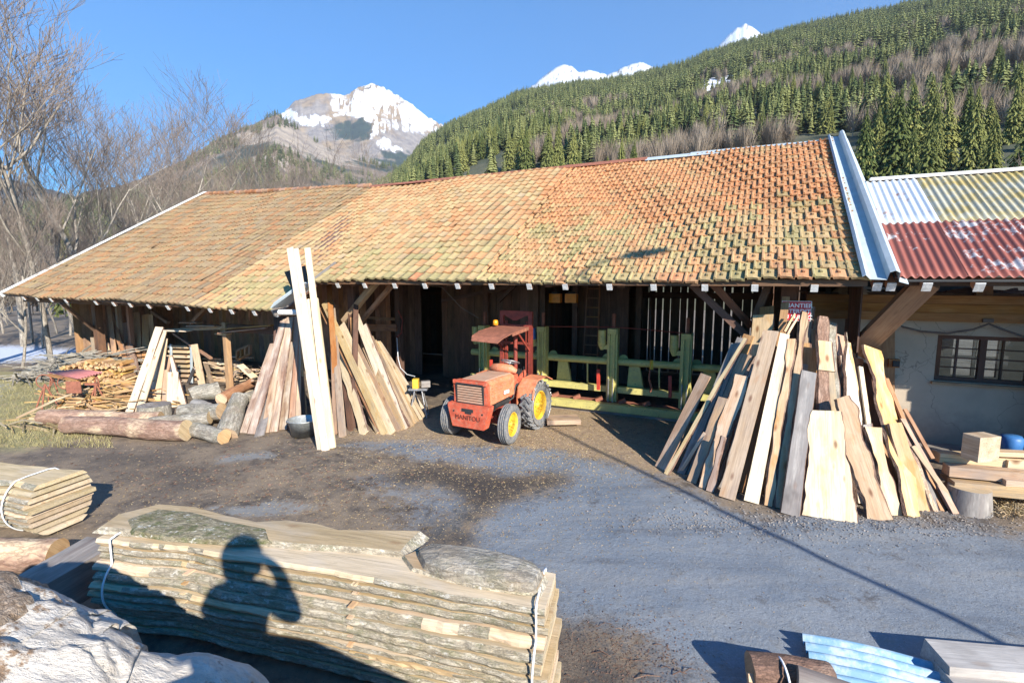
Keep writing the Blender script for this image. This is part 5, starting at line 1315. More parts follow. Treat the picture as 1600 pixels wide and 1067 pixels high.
# ---------------------------------------------------------------- green sawmill carriage
MD = 11.8
mc = thing('log_saw_carriage', 'long light green sawmill log carriage with upright clamp posts standing inside the barn', 'sawmill machine', dp(958, 640, MD))
cols = [(757, 508, 605), (848, 510, 607), (958, 513, 620), (1073, 521, 632)]
zp = dp(848, 557, MD).z
def mcol(k, px, y0, y1):
    s = sof(px, MD-.1, 550); zt_ = dp(px, y0, MD-.1).z
    o = part('clamp_post', 'green', mc, lambda b: (b.beam(Wp(s, MD-.1, .22), Wp(s, MD-.1, zt_), .24, .20, EN), b.beam(Wp(s-.06, MD-.23, .25), Wp(s-.06, MD-.23, zt_-.1), .03, .06, EN), b.beam(Wp(s+.06, MD-.23, .25), Wp(s+.06, MD-.23, zt_-.1), .03, .06, EN), b.beam(Wp(s, MD-.22, zt_-.12), Wp(s, MD-.22, zt_+.0), .2, .08, EN)))
    b = MB(); b.beam(Wp(s+.0, MD-.06, zt_), Wp(s+.0, MD-.06, zt_+.34), .07, .07, EN); b.build('guide_bar', 'rust', o)
    sm_ = s-.27; b = MB(); b.tube([Wp(sm_, MD-.1, zt_-.33), Wp(sm_, MD-.1, zt_-.05)], .095, 12); 
    b.build('motor', 'blue' if k == 1 else 'green', o)
    b = MB(); b.tube([Wp(sm_, MD-.1, zt_-.52), Wp(sm_, MD-.1, zt_-.42), Wp(sm_, MD-.1, zt_-.33)], [.04, .09, .11], 10); b.beam(Wp(sm_, MD-.1, zt_-.45), Wp(s, MD-.1, zt_-.45), .08, .10); b.build('gear_housing', 'green', o)
    b = MB(); b.beam(Wp(s-.05, MD-.27, .1), Wp(s-.05, MD-.27, .8), .02, .04, EN); b.beam(Wp(s+.05, MD-.27, .1), Wp(s+.05, MD-.27, .8), .02, .04, EN); b.build('claw', 'steel', o)
    for a, c, m_ in ((.35, .62, 0),):
        part('support', 'green', mc, lambda b: b.add([Wp(s+a, MD+.1, zp), Wp(s+c-.05, MD+.1, zp), Wp(s+c+.08, MD+.1, .5), Wp(s+a-.05, MD+.1, .5), Wp(s+a, MD+.2, zp), Wp(s+c-.05, MD+.2, zp), Wp(s+c+.08, MD+.2, .5), Wp(s+a-.05, MD+.2, .5)], [(0, 3, 2, 1), (4, 5, 6, 7), (0, 4, 7, 3), (1, 2, 6, 5), (0, 1, 5, 4)]))
    for q in (-.2, .2): part('pulley_plate', 'green', mc, lambda b: b.tube([Wp(s+q, MD+.1, zp+.05), Wp(s+q, MD+.14, zp+.05)], .11, 12))
for k, c in enumerate(cols): mcol(k, *c)
s0_, s1_ = sof(738, MD, 550), sof(1180, MD, 580)
part('main_pipe', 'green', mc, lambda b: b.tube([Wp(s0_, MD, zp), Wp(s1_, MD, zp)], .085, 14))
part('lower_beam', 'green', mc, lambda b: b.beam(Wp(s0_, MD-.05, .52), Wp(s1_, MD-.05, .52), .16, .14))
part('base_beam', 'green', mc, lambda b: b.beam(Wp(s0_+.6, MD-.45, .17), Wp(s1_-.1, MD-.45, .17), .18, .17))
part('bed', 'rust', mc, lambda b: (b.beam(Wp(s0_+.6, MD-.2, .20), Wp(s1_-.1, MD-.2, .20), .3, .1), [b.beam(Wp(s0_+.8+k*.55, MD-.35, .27), Wp(s0_+.95+k*.55, MD-.3, .34), .12, .08) for k in range(8)]))
for px, y0, y1 in ((830, 568, 592), (935, 577, 609), (1047, 587, 621)):
    part('red_stop', 'redpost', mc, lambda b: b.beam(dp(px, y1, MD-.3), dp(px, y0, MD-.3), .07, .06, EN))
for px, y0, y1 in ((918, 565, 597), (1030, 575, 606)): part('rod', 'green', mc, lambda b: b.beam(dp(px, y1, MD), dp(px, y0, MD), .03, .03, EN))
part('cable', 'dark_red', mc, lambda b: b.tube([dp(850, 510, MD), dp(958, 511, MD-.1), dp(1000, 514, MD), dp(1075, 521, MD)], .012, 5))
hk = MB(); hk.tube([dp(1016, 480, 11.2), dp(1016, 562, 11.2)], .01, 5); hk.box(dp(1018, 570, 11.2), (.06, .06, .2), mi=1); hk.tube([dp(1016, 578, 11.2), dp(1014, 592, 11.2), dp(1018, 605, 11.2), dp(1016, 612, 11.2)], .022, 6, mi=2)
ntag(hk.build('chain_hoist', ['black', 'rim', 'rust']), 'hanging chain hoist with a yellow block in front of the green carriage pipe', 'hoist')
for k, px in enumerate((868, 893)):
    hk = MB(); p = dp(px, 466, 14.0); hk.box(p, (.34, .2, .26), rz_e); hk.box(p+UP*.16, (.2, .1, .06), rz_e, mi=1); hk.tube([p+UP*.16, p+UP*.7], .01, 5, mi=1)
    ntag(hk.build('winch_motor', ['amber', 'black']), ['left one of the two orange yellow winch motors hanging in the dark doorway', 'right one of the two orange yellow winch motors hanging in the dark doorway'][k], 'winch', 'orange winch motors')
ld = MB(); p = dp(924, 470, 14.6); 
for sgn in (-.22, .22): ld.beam(Wp(p.dot(EU)+sgn, 14.6, .4), Wp(p.dot(EU)+sgn*.8, 14.9, 3.9), .04, .06, EN)
for k in range(12): ld.beam(Wp(p.dot(EU)-.2, 14.6+.025*k, .6+.28*k), Wp(p.dot(EU)+.2, 14.6+.025*k, .6+.28*k), .03, .03)
ntag(ld.build('wooden_ladder', 'lit'), 'narrow ladder standing against the rear boards behind the green carriage', 'ladder')
# hanging cable and small things in the middle bay
cb = MB(); cb.tube([dp(650, 445, 10.5), dp(690, 448, 10.8), dp(720, 480, 11), dp(748, 497, 11.4)], .012, 5); ntag(cb.build('hanging_cable', 'twine'), 'cable drooping from the eave toward the tractor mast', 'cable')
cb = MB(); cb.tube([dp(622, 485, 11.3), dp(629, 500, 11.3), dp(627, 520, 11.3), dp(620, 527, 11.3)], .02, 6, mi=0); cb.tube([dp(620, 527, 11.3), dp(622, 560, 11.2), dp(626, 575, 11.0), dp(636, 585, 10.9), dp(648, 588, 10.8)], .012, 5, mi=1)
ntag(cb.build('power_cord', ['dark_red', 'strap']), 'red and white power cord hanging down the brown post by the plank fan', 'cord')
sw_ = thing('saw_bench', 'small yellow and grey chop saw on a stand beside the tractor tyre', 'saw', gp(655, 652))
pb = gp(655, 650)
part('stand', 'steel', sw_, lambda b: [b.tube([pb+Vector((x, y, 0)), pb+Vector((x*.4, y*.4, .62))], .018, 5) for x in (-.2, .2) for y in (-.15, .15)])
part('motor', 'rim', sw_, lambda b: b.box(pb+Vector((-.06, 0, .76)), (.13, .15, .22)))
part('table', 'steel', sw_, lambda b: b.box(pb+Vector((0, 0, .64)), (.42, .24, .04))); part('guard', 'grey', sw_, lambda b: b.box(pb+Vector((.16, .0, .75)), (.2, .12, .14), .3))
# ---------------------------------------------------------------- logs, lumber and shed clutter
def log(a, b_, r0, r1, bark, label, cat='log', grp=None, noise=.12, n=18, name='log', end='endgrain', seg=14):
    a, b_ = Vector(a), Vector(b_); pts = []; rs = []
    dr = (b_-a).normalized(); u = dr.orthogonal()
    for k in range(seg+1):
        t = k/seg; pts.append(a.lerp(b_, t)+u*.02*math.sin(t*5+R.random())); rs.append(r0+(r1-r0)*t)
    b = MB(); b.tube(pts, rs, n, cap=True, capmi=1, noise=noise); lo = a
    o = b.build(name, [bark, end], loc=tuple(a)); return ntag(o, label, cat, grp)
def gz(px, py, r): p = gp(px, py); return Vector((p.x, p.y, r))
log(gz(57, 668, .17)+Vector((0, .12, 0)), gz(240, 668, .15)+Vector((0, .25, 0)), .17, .14, 'redbark', 'rear long pinkish barked log on the dirt at the left, darker ends', grp='logs at the shed bay')
log(gz(98, 682, .20)+Vector((0, .1, 0)), gz(283, 694, .23)+Vector((0, .2, 0)), .17, .205, 'redbark', 'longest pinkish brown log with pale knot scars and a yellow sawn end facing right', grp='logs at the shed bay', seg=22)
log(gz(285, 690, .15)+Vector((0, .25, 0)), gz(343, 697, .14)+Vector((0, .2, 0)), .14, .15, 'greybark', 'short grey log lying to the right of the yellow sawn end', grp='logs at the shed bay')
log(gz(235, 672, .13), gz(325, 672, .13)+Vector((0, .1, .12)), .12, .13, 'greybark', 'slim grey log behind the yellow sawn end', grp='logs at the shed bay')
log(gz(270, 668, .13)+Vector((0, .3, .12)), gz(345, 668, .16)+Vector((0, .1, .18)), .15, .18, 'greybark', 'grey log with a pale greenish sawn end in the middle of the log heap', grp='logs at the shed bay')
log(gz(352, 684, .02), gz(378, 660, .55), .22, .18, 'greybark', 'thick upright weathered stump with split bark at the right of the log heap', 'stump', 'logs at the shed bay', name='stump', seg=8)
log(gz(300, 640, .35), gz(335, 640, .45)+Vector((0, .3, 0)), .18, .2, 'greybark', 'rounded grey stump in the back of the log heap', 'stump', 'logs at the shed bay', name='stump')
log(gz(347, 655, .45), gz(395, 628, .5), .13, .12, 'orange', 'thin barkless log with an upward yellow end, top left of the heap', grp='logs at the shed bay')
log(gz(365, 660, .40), gz(430, 640, .5), .14, .15, 'greybark', 'bark-covered log with a bright round yellow end on top of the heap', grp='logs at the shed bay')
log(gz(305, 655, .30), gz(345, 662, .25), .15, .16, 'grey', 'peeled pale grey log piece lying high in the heap', grp='logs at the shed bay')
b = MB(); c = gz(243, 652, 0); b.tube([c+UP*.05, c+UP*.30], [.34, .33], 20, capmi=1, noise=.06); ntag(b.build('wood_block', ['greybark', 'grey']), 'wide low round block with a flat grey top behind the long log', 'block', 'logs at the shed bay')
# washtub
tubt = thing('washtub', 'round galvanised washtub on the ground at the foot of the tall white planks', 'washtub', gp(472, 684))
tc = gp(470, 683)+Vector((0, .15, 0)); m = frame(tc, (1, 0, 0), (0, 1, 0), (0, 0, 1))
part('body', 'zinc', tubt, lambda b: b.lathe([(0, .012), (.22, .012), (.225, 0), (.29, .32), (.305, .33), (.305, .31), (.28, .30), (.22, .03), (0, .025)], m, 28))
part('rim', 'zinc', tubt, lambda b: ringt(b, tc+UP*.325, UP.copy(), .30, .012))
part('handle', 'steel', tubt, lambda b: ringt(b, tc+Vector((-.30, -.04, .27)), Vector((1, 0, .2)), .045, .008, 12, 5))
# step roof scrap: folded metal sheets on the eave step
b = MB()
for k in range(3):
    a = dp(434+k*2, 480-k*3, 7.75); c = dp(478+k*2, 448-k*3, 7.9); b.beam(a, c, .45, .03, UP, mi=0)
ntag(b.build('metal_sheets', 'galv'), 'bluish bent metal sheets stuck on the stepped eave behind the tall white planks', 'metal sheets')
b = MB(); p = dp(452, 470, 7.8); b.tube([dp(436, 488, 7.7), dp(480, 488, 7.9)], .06, 8); ntag(b.build('gutter_piece', 'white_paint'), 'pale curled gutter piece under the bent metal sheets', 'gutter')
b = MB(); b.add([dp(444, 425, 8.2), dp(476, 415, 8.2), dp(482, 440, 8.2), dp(456, 452, 8.2)]+[p+EN*.02 for p in (dp(444, 425, 8.2), dp(476, 415, 8.2), dp(482, 440, 8.2), dp(456, 452, 8.2))], [(0, 1, 2, 3), (7, 6, 5, 4), (0, 4, 5, 1), (1, 5, 6, 2), (2, 6, 7, 3), (3, 7, 4, 0)])
ntag(b.build('slate_scrap', 'black'), 'dark slate-like scrap sheet standing on the tiles behind the tall white planks', 'scrap sheet')
# yellow lumber on blue trestle
ly = thing('lumber_stack', 'stack of yellow boards held on a blue grey trestle inside the shed bay', 'lumber stack', gp(285, 625))
p0 = dp(285, 600, 9.6)
for k in range(9):
    part('board', 'yellow', ly, lambda b: b.beam(dp(270+R.uniform(-2, 2), 600-k*7.4, 9.6), dp(300+R.uniform(-2, 3), 601-k*7.4, 9.6), .3, .075))
for px in (270, 302): part('trestle_leg', 'galv', ly, lambda b: b.beam(dp(px-2, 618, 9.4), dp(px-2+R.uniform(-2, 2), 538, 9.4), .05, .05, EN))
b = MB()
for k in range(34):
    px = R.uniform(318, 360); y = R.uniform(556, 596); p = dp(px, y, R.uniform(9.9, 10.4)); b.beam(p, p+EU*R.uniform(.5, 1.0)+EN*R.uniform(-.2, .2), R.uniform(.06, .14), R.uniform(.03, .07))
ntag(b.build('sawn_offcuts', 'yellow'), 'heap of yellow sawn offcuts behind the thin orange post of the shed', 'offcuts', kind='stuff')
b = MB()
for k in range(60):
    px = R.uniform(350, 420); y = R.uniform(575, 632); p = dp(px, y, R.uniform(8.8, 10.2)); d = Vector((R.uniform(-1, 1), R.uniform(-1, 1), R.uniform(-.3, .3))).normalized(); b.beam(p, p+d*R.uniform(.2, .8), R.uniform(.03, .1), R.uniform(.02, .05))
ntag(b.build('scrap_wood', 'tan'), 'loose scrap wood strewn over the shed floor behind the log heap', 'scrap wood', kind='stuff')
cr = thing('orange_frame', 'small orange wooden frame with three openings lying in the shed', 'frame', dp(380, 555, 9.8))
def ofr(b):
    a = dp(371, 562, 9.8); x = (dp(391, 553, 9.8)-a); u = (dp(371, 548, 9.8)-a)
    for t in (0, 1): b.beam(a+u*t, a+u*t+x, .08, .06)
    for t in (0, .33, .66, 1): b.beam(a+x*t, a+x*t+u, .06, .08, EN)
part('frame', 'orange', cr, ofr)
for k, (x0_, y0_, x1_, y1_, mt, lb) in enumerate([(345, 520, 420, 512, 'lit', 'reddish board lying crosswise on the shed tie beam'), (350, 514, 428, 508, 'orange', 'amber board slanting on top of the shed tie beam'), (296, 509, 340, 509, 'tan', 'thin dusty board laid across the left of the shed bay'), (340, 521, 358, 522, 'pale', 'short sunlit board end poking out over the thin orange post'), (285, 504, 312, 504, 'orange', 'small amber board high in the dark left of the shed'), (250, 516, 296, 517, 'white', 'sunlit splintered batten resting on the tops of the white planks'), (375, 570, 398, 590, 'white', 'white round batten lying in the scrap of the shed')]):
    b = MB(); b.beam(dp(x0_, y0_, 8.8), dp(x1_, y1_, 8.9), .22, .035); ntag(b.build('loose_board', mt), lb, 'board')
b = MB()
for k in range(7): b.beam(dp(345, 618+k*1.5, 9.2)+EN*R.uniform(0, .3), dp(440, 614+k*1.5, 9.1)+EN*R.uniform(0, .3), .12, .03)
ntag(b.build('slab_row', 'yellow'), 'long yellow slabs lying along the shed floor behind the log heap', 'slabs')
# table with red corrugated top
tb_ = thing('sheet_topped_table', 'low work table topped with a faded red corrugated sheet at the far left', 'table', gp(118, 640))
tq = gp(112, 645); zt2 = .78
def tbt(b):
    a = dp(76, 583, 7.6); 
    n = 40; V = []
    L0, L1 = gp(74, 581, zt2), gp(122, 592, zt2); R0, R1 = gp(120, 577, zt2), gp(160, 582, zt2)
    for i in range(n+1):
        t = i/n; p = L0.lerp(R0, t); q = L1.lerp(R1, t); z = .02*math.sin(t*n*1.3); V += [p+UP*z, q+UP*z, p+UP*(z-.01), q+UP*(z-.01)]
    b.add(V, [f for i in range(n) for f in ((i*4, i*4+1, i*4+5, i*4+4), (i*4+2, i*4+6, i*4+7, i*4+3), (i*4+1, i*4+3, i*4+7, i*4+5), (i*4, i*4+4, i*4+6, i*4+2))], sm=True)
part('top', 'redsheet', tb_, tbt)
for px, py in ((80, 583), (120, 591), (150, 585)):
    tpz = gp(px, py, zt2-.02); part('leg', 'rust', tb_, lambda b: (b.tube([tpz, Vector((tpz.x-.12, tpz.y-.05, 0))], .016, 6), b.tube([tpz, Vector((tpz.x+.12, tpz.y+.05, 0))], .016, 6)))
part('hoop', 'rust', tb_, lambda b: ringt(b, gp(69, 596, .62), Vector((.2, -1, 0)), .17, .014))
part('hoop', 'rust', tb_, lambda b: ringt(b, gp(101, 598, .62), Vector((.2, -1, 0)), .15, .014))
part('rail', 'orange', tb_, lambda b: b.beam(gp(76, 586, zt2-.06), gp(121, 594, zt2-.06), .05, .07))
part('apron_plate', 'rust', tb_, lambda b: (lambda c: b.box(c, (.34, .02, .28)))(gp(115, 605, .62)))
for k, (px, lb) in enumerate(((70, 'rusty splayed stand with a round hoop at the far left of the red table'), (150, 'rusty A-shaped trestle to the right of the red table'))):
    b = MB(); t = gp(px, 600, .62); 
    for dx, dy in ((-.2, -.1), (.0, -.15), (.2, .1)): b.tube([t, Vector((t.x+dx, t.y+dy, 0))], .018, 6)
    if k: b.beam(t-Vector((.25, 0, 0)), t+Vector((.05, 0, 0)), .06, .05)
    ntag(b.build('trestle', 'rust'), lb, 'trestle')
fwp = MB()
for k in range(230):
    u = R.random(); zz = R.uniform(.1, .82); p = gp(95+u*95, 612-u*3, 0)+Vector((0, R.uniform(0, .2), zz*(1-.25*abs(u-.5))))
    d = Vector((-.1, 1, R.uniform(-.06, .06))); r_ = R.uniform(.03, .06); fwp.beam(p, p+d*.5, r_*1.7, r_*1.3, Vector((R.random(), .1, R.random())))
ntag(fwp.build('firewood_stack', 'firewood'), 'stack of yellow split firewood behind the red topped table', 'firewood', kind='stuff')
def sticks(n, f, rng, rad, mat, name, label, cat):
    b = MB()
    for k in range(n):
        p = f(); a = R.gauss(0, .55) if R.random() < .75 else R.uniform(0, 3.1); ln = R.uniform(*rng); d = Vector((math.cos(a), math.sin(a)*.6-.2, R.gauss(0, .10))).normalized(); r_ = R.uniform(*rad)
        m_ = p+d*ln*.5+Vector((0, 0, R.gauss(0, .04))); b.tube([p, m_, p+d*ln], [r_, r_, r_*.7], 4, sm=False)
    return ntag(b.build(name, mat), label, cat, kind='stuff')
def heap(x0, x1, yb, hgt, dep=.9):
    def f():
        u = R.random(); p = gp(x0+(x1-x0)*u, yb, 0); h = hgt*math.sin(math.pi*min(1, max(0, .08+.92*u)))**.7
        q = R.random(); return p+Vector((-.3, dep*q*1.2, h*R.random()*(.3+.7*min(1, q*2))))
    return f
sticks(420, heap(10, 152, 597, .75, 1.6), (.6, 1.9), (.012, .035), 'greybark', 'brush_pile', 'grey brown brush pile of sticks left of the shed corner post', 'brush pile')
sticks(300, heap(95, 222, 645, .6, 1.0), (.4, 1.3), (.012, .03), 'firewood', 'lath_pile', 'tangled pile of yellow brown laths in front of the firewood stack', 'lath pile')
sticks(90, heap(0, 130, 668, .12, .8), (.5, 1.6), (.01, .03), 'straw', 'loose_sticks', 'loose pale sticks lying on the grass at the far left', 'sticks')
# planks by the rear wheel
b = MB(); b.beam(gp(853, 656, .12), gp(914, 660, .12)+Vector((-.1, .25, 0)), .45, .10); ntag(b.build('sawn_slab', 'tan'), 'thick sawn slab lying on the ground by the chained rear tyre', 'slab')
# ---------------------------------------------------------------- lumber at the right edge
G7 = 'squared timbers stacked at the right edge'
def tim(x0, y0, x1, y1, z0, z1, w, h, mt, lb, nm='squared_timber', cat='timber'):
    b = MB(); b.beam(gp(x0, y0, z0), gp(x1, y1, z1), w, h, jit=.004); ntag(b.build(nm, mt), lb, cat, G7)
tim(1478, 733, 1680, 752, .48, .48, .2, .14, 'tan', 'greyish squared timber, second from the top at the left end of the stack')
tim(1462, 712, 1590, 722, .60, .58, .2, .13, 'pale', 'shorter pale timber lying on top at the left of the stack')
tim(1486, 757, 1690, 776, .30, .32, .20, .15, 'tan', 'big knotty timber resting on the round stump')
tim(1474, 745, 1640, 757, .27, .27, .16, .05, 'yellow', 'thin yellow board squeezed beneath the big knotty timber')
tim(1562, 752, 1700, 762, .40, .40, .24, .13, 'yellow', 'yellow timber at the right behind the big knotty one')
tim(1540, 706, 1680, 712, .72, .70, .16, .06, 'yellow', 'flat yellow batten crossing on top at the right edge')
tim(1566, 722, 1690, 728, .58, .58, .2, .12, 'yellow', 'bright yellow timber end under the flat batten')
tim(1470, 770, 1500, 740, .05, .35, .1, .08, 'tan', 'shaded prop timber beneath the left end of the stack')
b = MB(); c = gp(1543, 702, .86); b.box(c+Vector((0, .1, .0)), (.34, .22, .34), .18, axis='y'); ntag(b.build('cut_block', 'yellow'), 'square yellow sawn block standing on the timbers against the grey wall', 'block')
b = MB(); c = gp(1532, 806, 0); b.tube([c+Vector((0, .2, -.02)), c+Vector((0, .2, .2)), c+Vector((0, .2, .32))], [.27, .245, .23], 20, capmi=1, noise=.05); ntag(b.build('stump', ['grey', 'endgrain']), 'pale round stump carrying the big knotty timber at the right edge', 'stump')
b = MB(); c = dp(1580, 690, 10.2); b.lathe([(0, 0), (.13, 0), (.15, .25), (.12, .3), (0, .3)], frame(c-UP*.2, (1, 0, 0), (0, 1, 0), (0, 0, 1)), 14); ntag(b.build('bucket', 'blue'), 'small blue green bucket behind the square yellow block', 'bucket')
sb = MB()
for k in range(500):
    p = gp(R.uniform(1555, 1640), R.uniform(785, 812), 0)+Vector((0, 0, R.uniform(0, .12))); a = R.uniform(0, 6); q = p+Vector((math.cos(a), math.sin(a), R.uniform(-.3, .5)))*R.uniform(.05, .15); sb.tube([p, (p+q)/2+UP*.03, q], .004, 3, cap=False, sm=False)
ntag(sb.build('straw_heap', 'straw'), 'curly pale wood wool and straw on the ground at the right edge', 'straw', kind='stuff')
# ---------------------------------------------------------------- strapped timber bundles in the foreground
def bundle(name, label, O, ax, ln, n, th, gap, rad, zc, minw, cfront, endj=.04, seg=70, tilt=0, strapat=(), z0=.1, bmat='greybark', sti=(), wavea=.05, seed=1, group=None, frontmiss=.25):
    t = thing(name, label, 'timber bundle', O, group); O = Vector(O); ax = Vector(ax).normalized(); sd = UP.cross(ax).normalized()
    if sd.y < 0: sd = -sd
    rr = np.random.RandomState(seed); Ht = n*(th+gap)
    xs = np.linspace(0, 1, seg+1); com = (fbm(xs*4.5+seed, 0*xs+2, 1, 4)-.5)*2.2*wavea*2
    tops = []
    def P(x, y, z): return O+ax*x+sd*y+UP*z
    for i in range(n):
        za = z0+i*(th+gap); zb_ = za+th
        e0 = rr.uniform(-endj, endj); e1 = ln+rr.uniform(-endj, endj)
        def hw(z): return math.sqrt(max(minw**2, rad**2-(z-z0-zc)**2))
        wv = com+(fbm(xs*7+i*3.1+seed, 0*xs+i, 3, 4)-.5)*wavea*1.6
        miss = fbm(xs*5+i*7, 0*xs+i*3, 9, 3) > (.62-frontmiss*.2)
        V = []; F = []; mi = []
        ha, hb = hw(za), hw(zb_)
        for k in range(seg+1):
            x = e0+(e1-e0)*xs[k]; f0 = cfront-ha+wv[k]; f1 = cfront-hb+wv[k]; 
            rg = .012*(float(vn(x*30, i*7.3))-.5); f0 += rg; f1 += .014*(float(vn(x*33+5, i*5.3))-.5)
            warp = .012*math.sin(x*1.3+i)
            V += [P(x, f0+.01, za+warp), P(x, (f0+f1)/2-.012+.018*(float(vn(x*45, i*3.3+2))-.5), (za+zb_)/2+warp), P(x, f1+.006, zb_+warp), P(x, cfront+hb-wv[k], zb_+warp), P(x, cfront+ha-wv[k], za+warp)]
        for k in range(seg):
            o = k*5; p = o+5; bm_ = 0 if miss[k] else 1
            for j in range(5):
                j2 = (j+1) % 5; F.append((o+j2, o+j, p+j, p+j2)); mi.append(bm_ if j in (0, 1) else (1 if j == 3 else 0))
        F += [(0, 1, 2, 3, 4), (seg*5+4, seg*5+3, seg*5+2, seg*5+1, seg*5)]; mi += [2, 2]
        b = MB(); g = np.array([((p-O).dot(sd), (p-O).z*2, (p-O).dot(ax)) for p in V]); b.add(V, F, g, None, mi)
        b.build('board', ['bundleend', bmat, 'bundleend'], t); tops.append((P, hw(zb_)))
        if i < n-1:
            for x in sti:
                yy = cfront-max(ha, hb)+.05+float(np.interp(x/ln, xs, wv)); b = MB(); b.beam(P(x, yy-.055, zb_+gap/2), P(x, cfront+.3, zb_+gap/2), .045, gap*.98); b.build('spacer', 'yellow', t)
    for x in strapat:
        b = MB(); pts = []; zt_ = z0+Ht
        wv = float(np.interp(x/ln, xs, com))
        m_ = n*2
        for i in range(m_+1):
            z = z0+Ht*i/m_; pts.append(P(x+.03*math.sin(z*2), cfront-math.sqrt(max(minw**2, rad**2-(z-z0-zc)**2))+wv-.035, z))
        pts += [P(x+.02, cfront-minw+.03+wv, zt_+.012), P(x, cfront+minw-.02, zt_+.012)]
        for i in range(m_, -1, -1):
            z = z0+Ht*i/m_; pts.append(P(x, cfront+math.sqrt(max(minw**2, rad**2-(z-z0-zc)**2))-wv+.02, z))
        b.tube(pts, .008, 6); b.build('strap', 'strap', t)
    return t, P, z0+Ht
F0 = Vector((-3.56, 4.12, 0)); F1 = Vector((.24, 3.15, 0)); bax = (F1-F0)
bt, BP_, bz = bundle('timber_bundle', 'large strapped bundle of live-edge boards in the foreground catching the photographer shadow', F0, bax, bax.length, 12, .060, .0115, .30, .42, .20, .22, strapat=(.14, 3.82), z0=.06, bmat='mossbark', sti=(.9, 2.45), wavea=.026, seed=5, frontmiss=-.3)
# top slabs of the bundle
def slab(px_pts, z, th, mats, parent, name, bark_front=.0, dome=.0):
    pts = [gp(x, y, z) for x, y in px_pts]; n = len(pts); c = sum(pts, Vector())/n
    r1 = [p.lerp(c, .06)+UP*th for p in pts]; r0 = [p.copy() for p in pts]; r2 = [p.lerp(c, .35)+UP*(th+dome*.7) for p in pts]
    V = [p-UP*.02 for p in r0]+r1+r2+[c+UP*(th+dome)]; g = np.array([((p-F0).dot(bax.normalized().cross(UP)), p.z, (p-F0).dot(bax.normalized())) for p in V])
    Fc = [(i, (i+1) % n, n+(i+1) % n, n+i) for i in range(n)]+[(n+i, n+(i+1) % n, 2*n+(i+1) % n, 2*n+i) for i in range(n)]+[(2*n+i, 2*n+(i+1) % n, 3*n) for i in range(n)]+[tuple(range(n))[::-1]]
    b = MB(); b.add(V, Fc, g, None, [1]*n+[0]*(2*n)+[0]); return b.build(name, mats, parent)
slab([(143,829),(172,809),(240,792),(300,797),(350,811),(400,822),(450,819),(500,825),(545,838),(590,847),(632,843),(671,837),(652,856),(640,872),(590,866),(540,862),(470,858),(400,850),(340,846),(290,842),(240,838),(190,834)], bz+.005, .045, ['bundleend', 'mossbark'], bt, 'board', dome=.004)['label'] = 'top board with a pointed right tip and wavy edges'
slab([(195,812),(245,796),(300,801),(350,815),(420,828),(425,846),(350,848),(260,842),(205,832)], bz+.05, .014, ['mosscrust', 'mosscrust'], bt, 'bark_crust', dome=.012)['label'] = 'mossy white-flecked bark crust on the top board'
slab([(625,872),(660,858),(720,862),(790,872),(842,888),(858,905),(846,930),(800,925),(740,918),(680,903),(640,892)], bz+.0, .03, ['bundleend', 'mossbark'], bt, 'board')
slab([(650,868),(672,856),(720,860),(790,872),(835,886),(850,900),(838,922),(800,920),(740,910),(690,900),(660,888)], bz+.035, .05, ['greybark', 'greybark'], bt, 'bark_slab', dome=.05)['label'] = 'rounded deeply furrowed bark slab topping the right end'
ax2 = bax.normalized(); O2 = Vector((-5.55, 5.98, 0))-ax2*3.6
bundle('timber_bundle', 'small strapped bundle of boards with sawn ends showing, at the far left', O2, ax2, 3.6, 10, .05, .014, .38, .33, .16, -.02, endj=.05, strapat=(3.2,), z0=.06, bmat='mossbark', sti=(2.8,), seed=9, wavea=.03, frontmiss=.2)
log(gp(-60, 872, .19)+Vector((-.3, 0, 0)), gp(92, 862, .17), .18, .17, 'redbark', 'polished reddish brown log with a cracked yellow end at the left edge', n=24, noise=.05)
b = MB(); b.beam(gp(40, 940, .42), gp(168, 868, .42), .42, .34, jit=.02); ntag(b.build('hewn_beam', 'grey'), 'weathered grey hewn beam wedged between the brown log and the big bundle', 'beam')
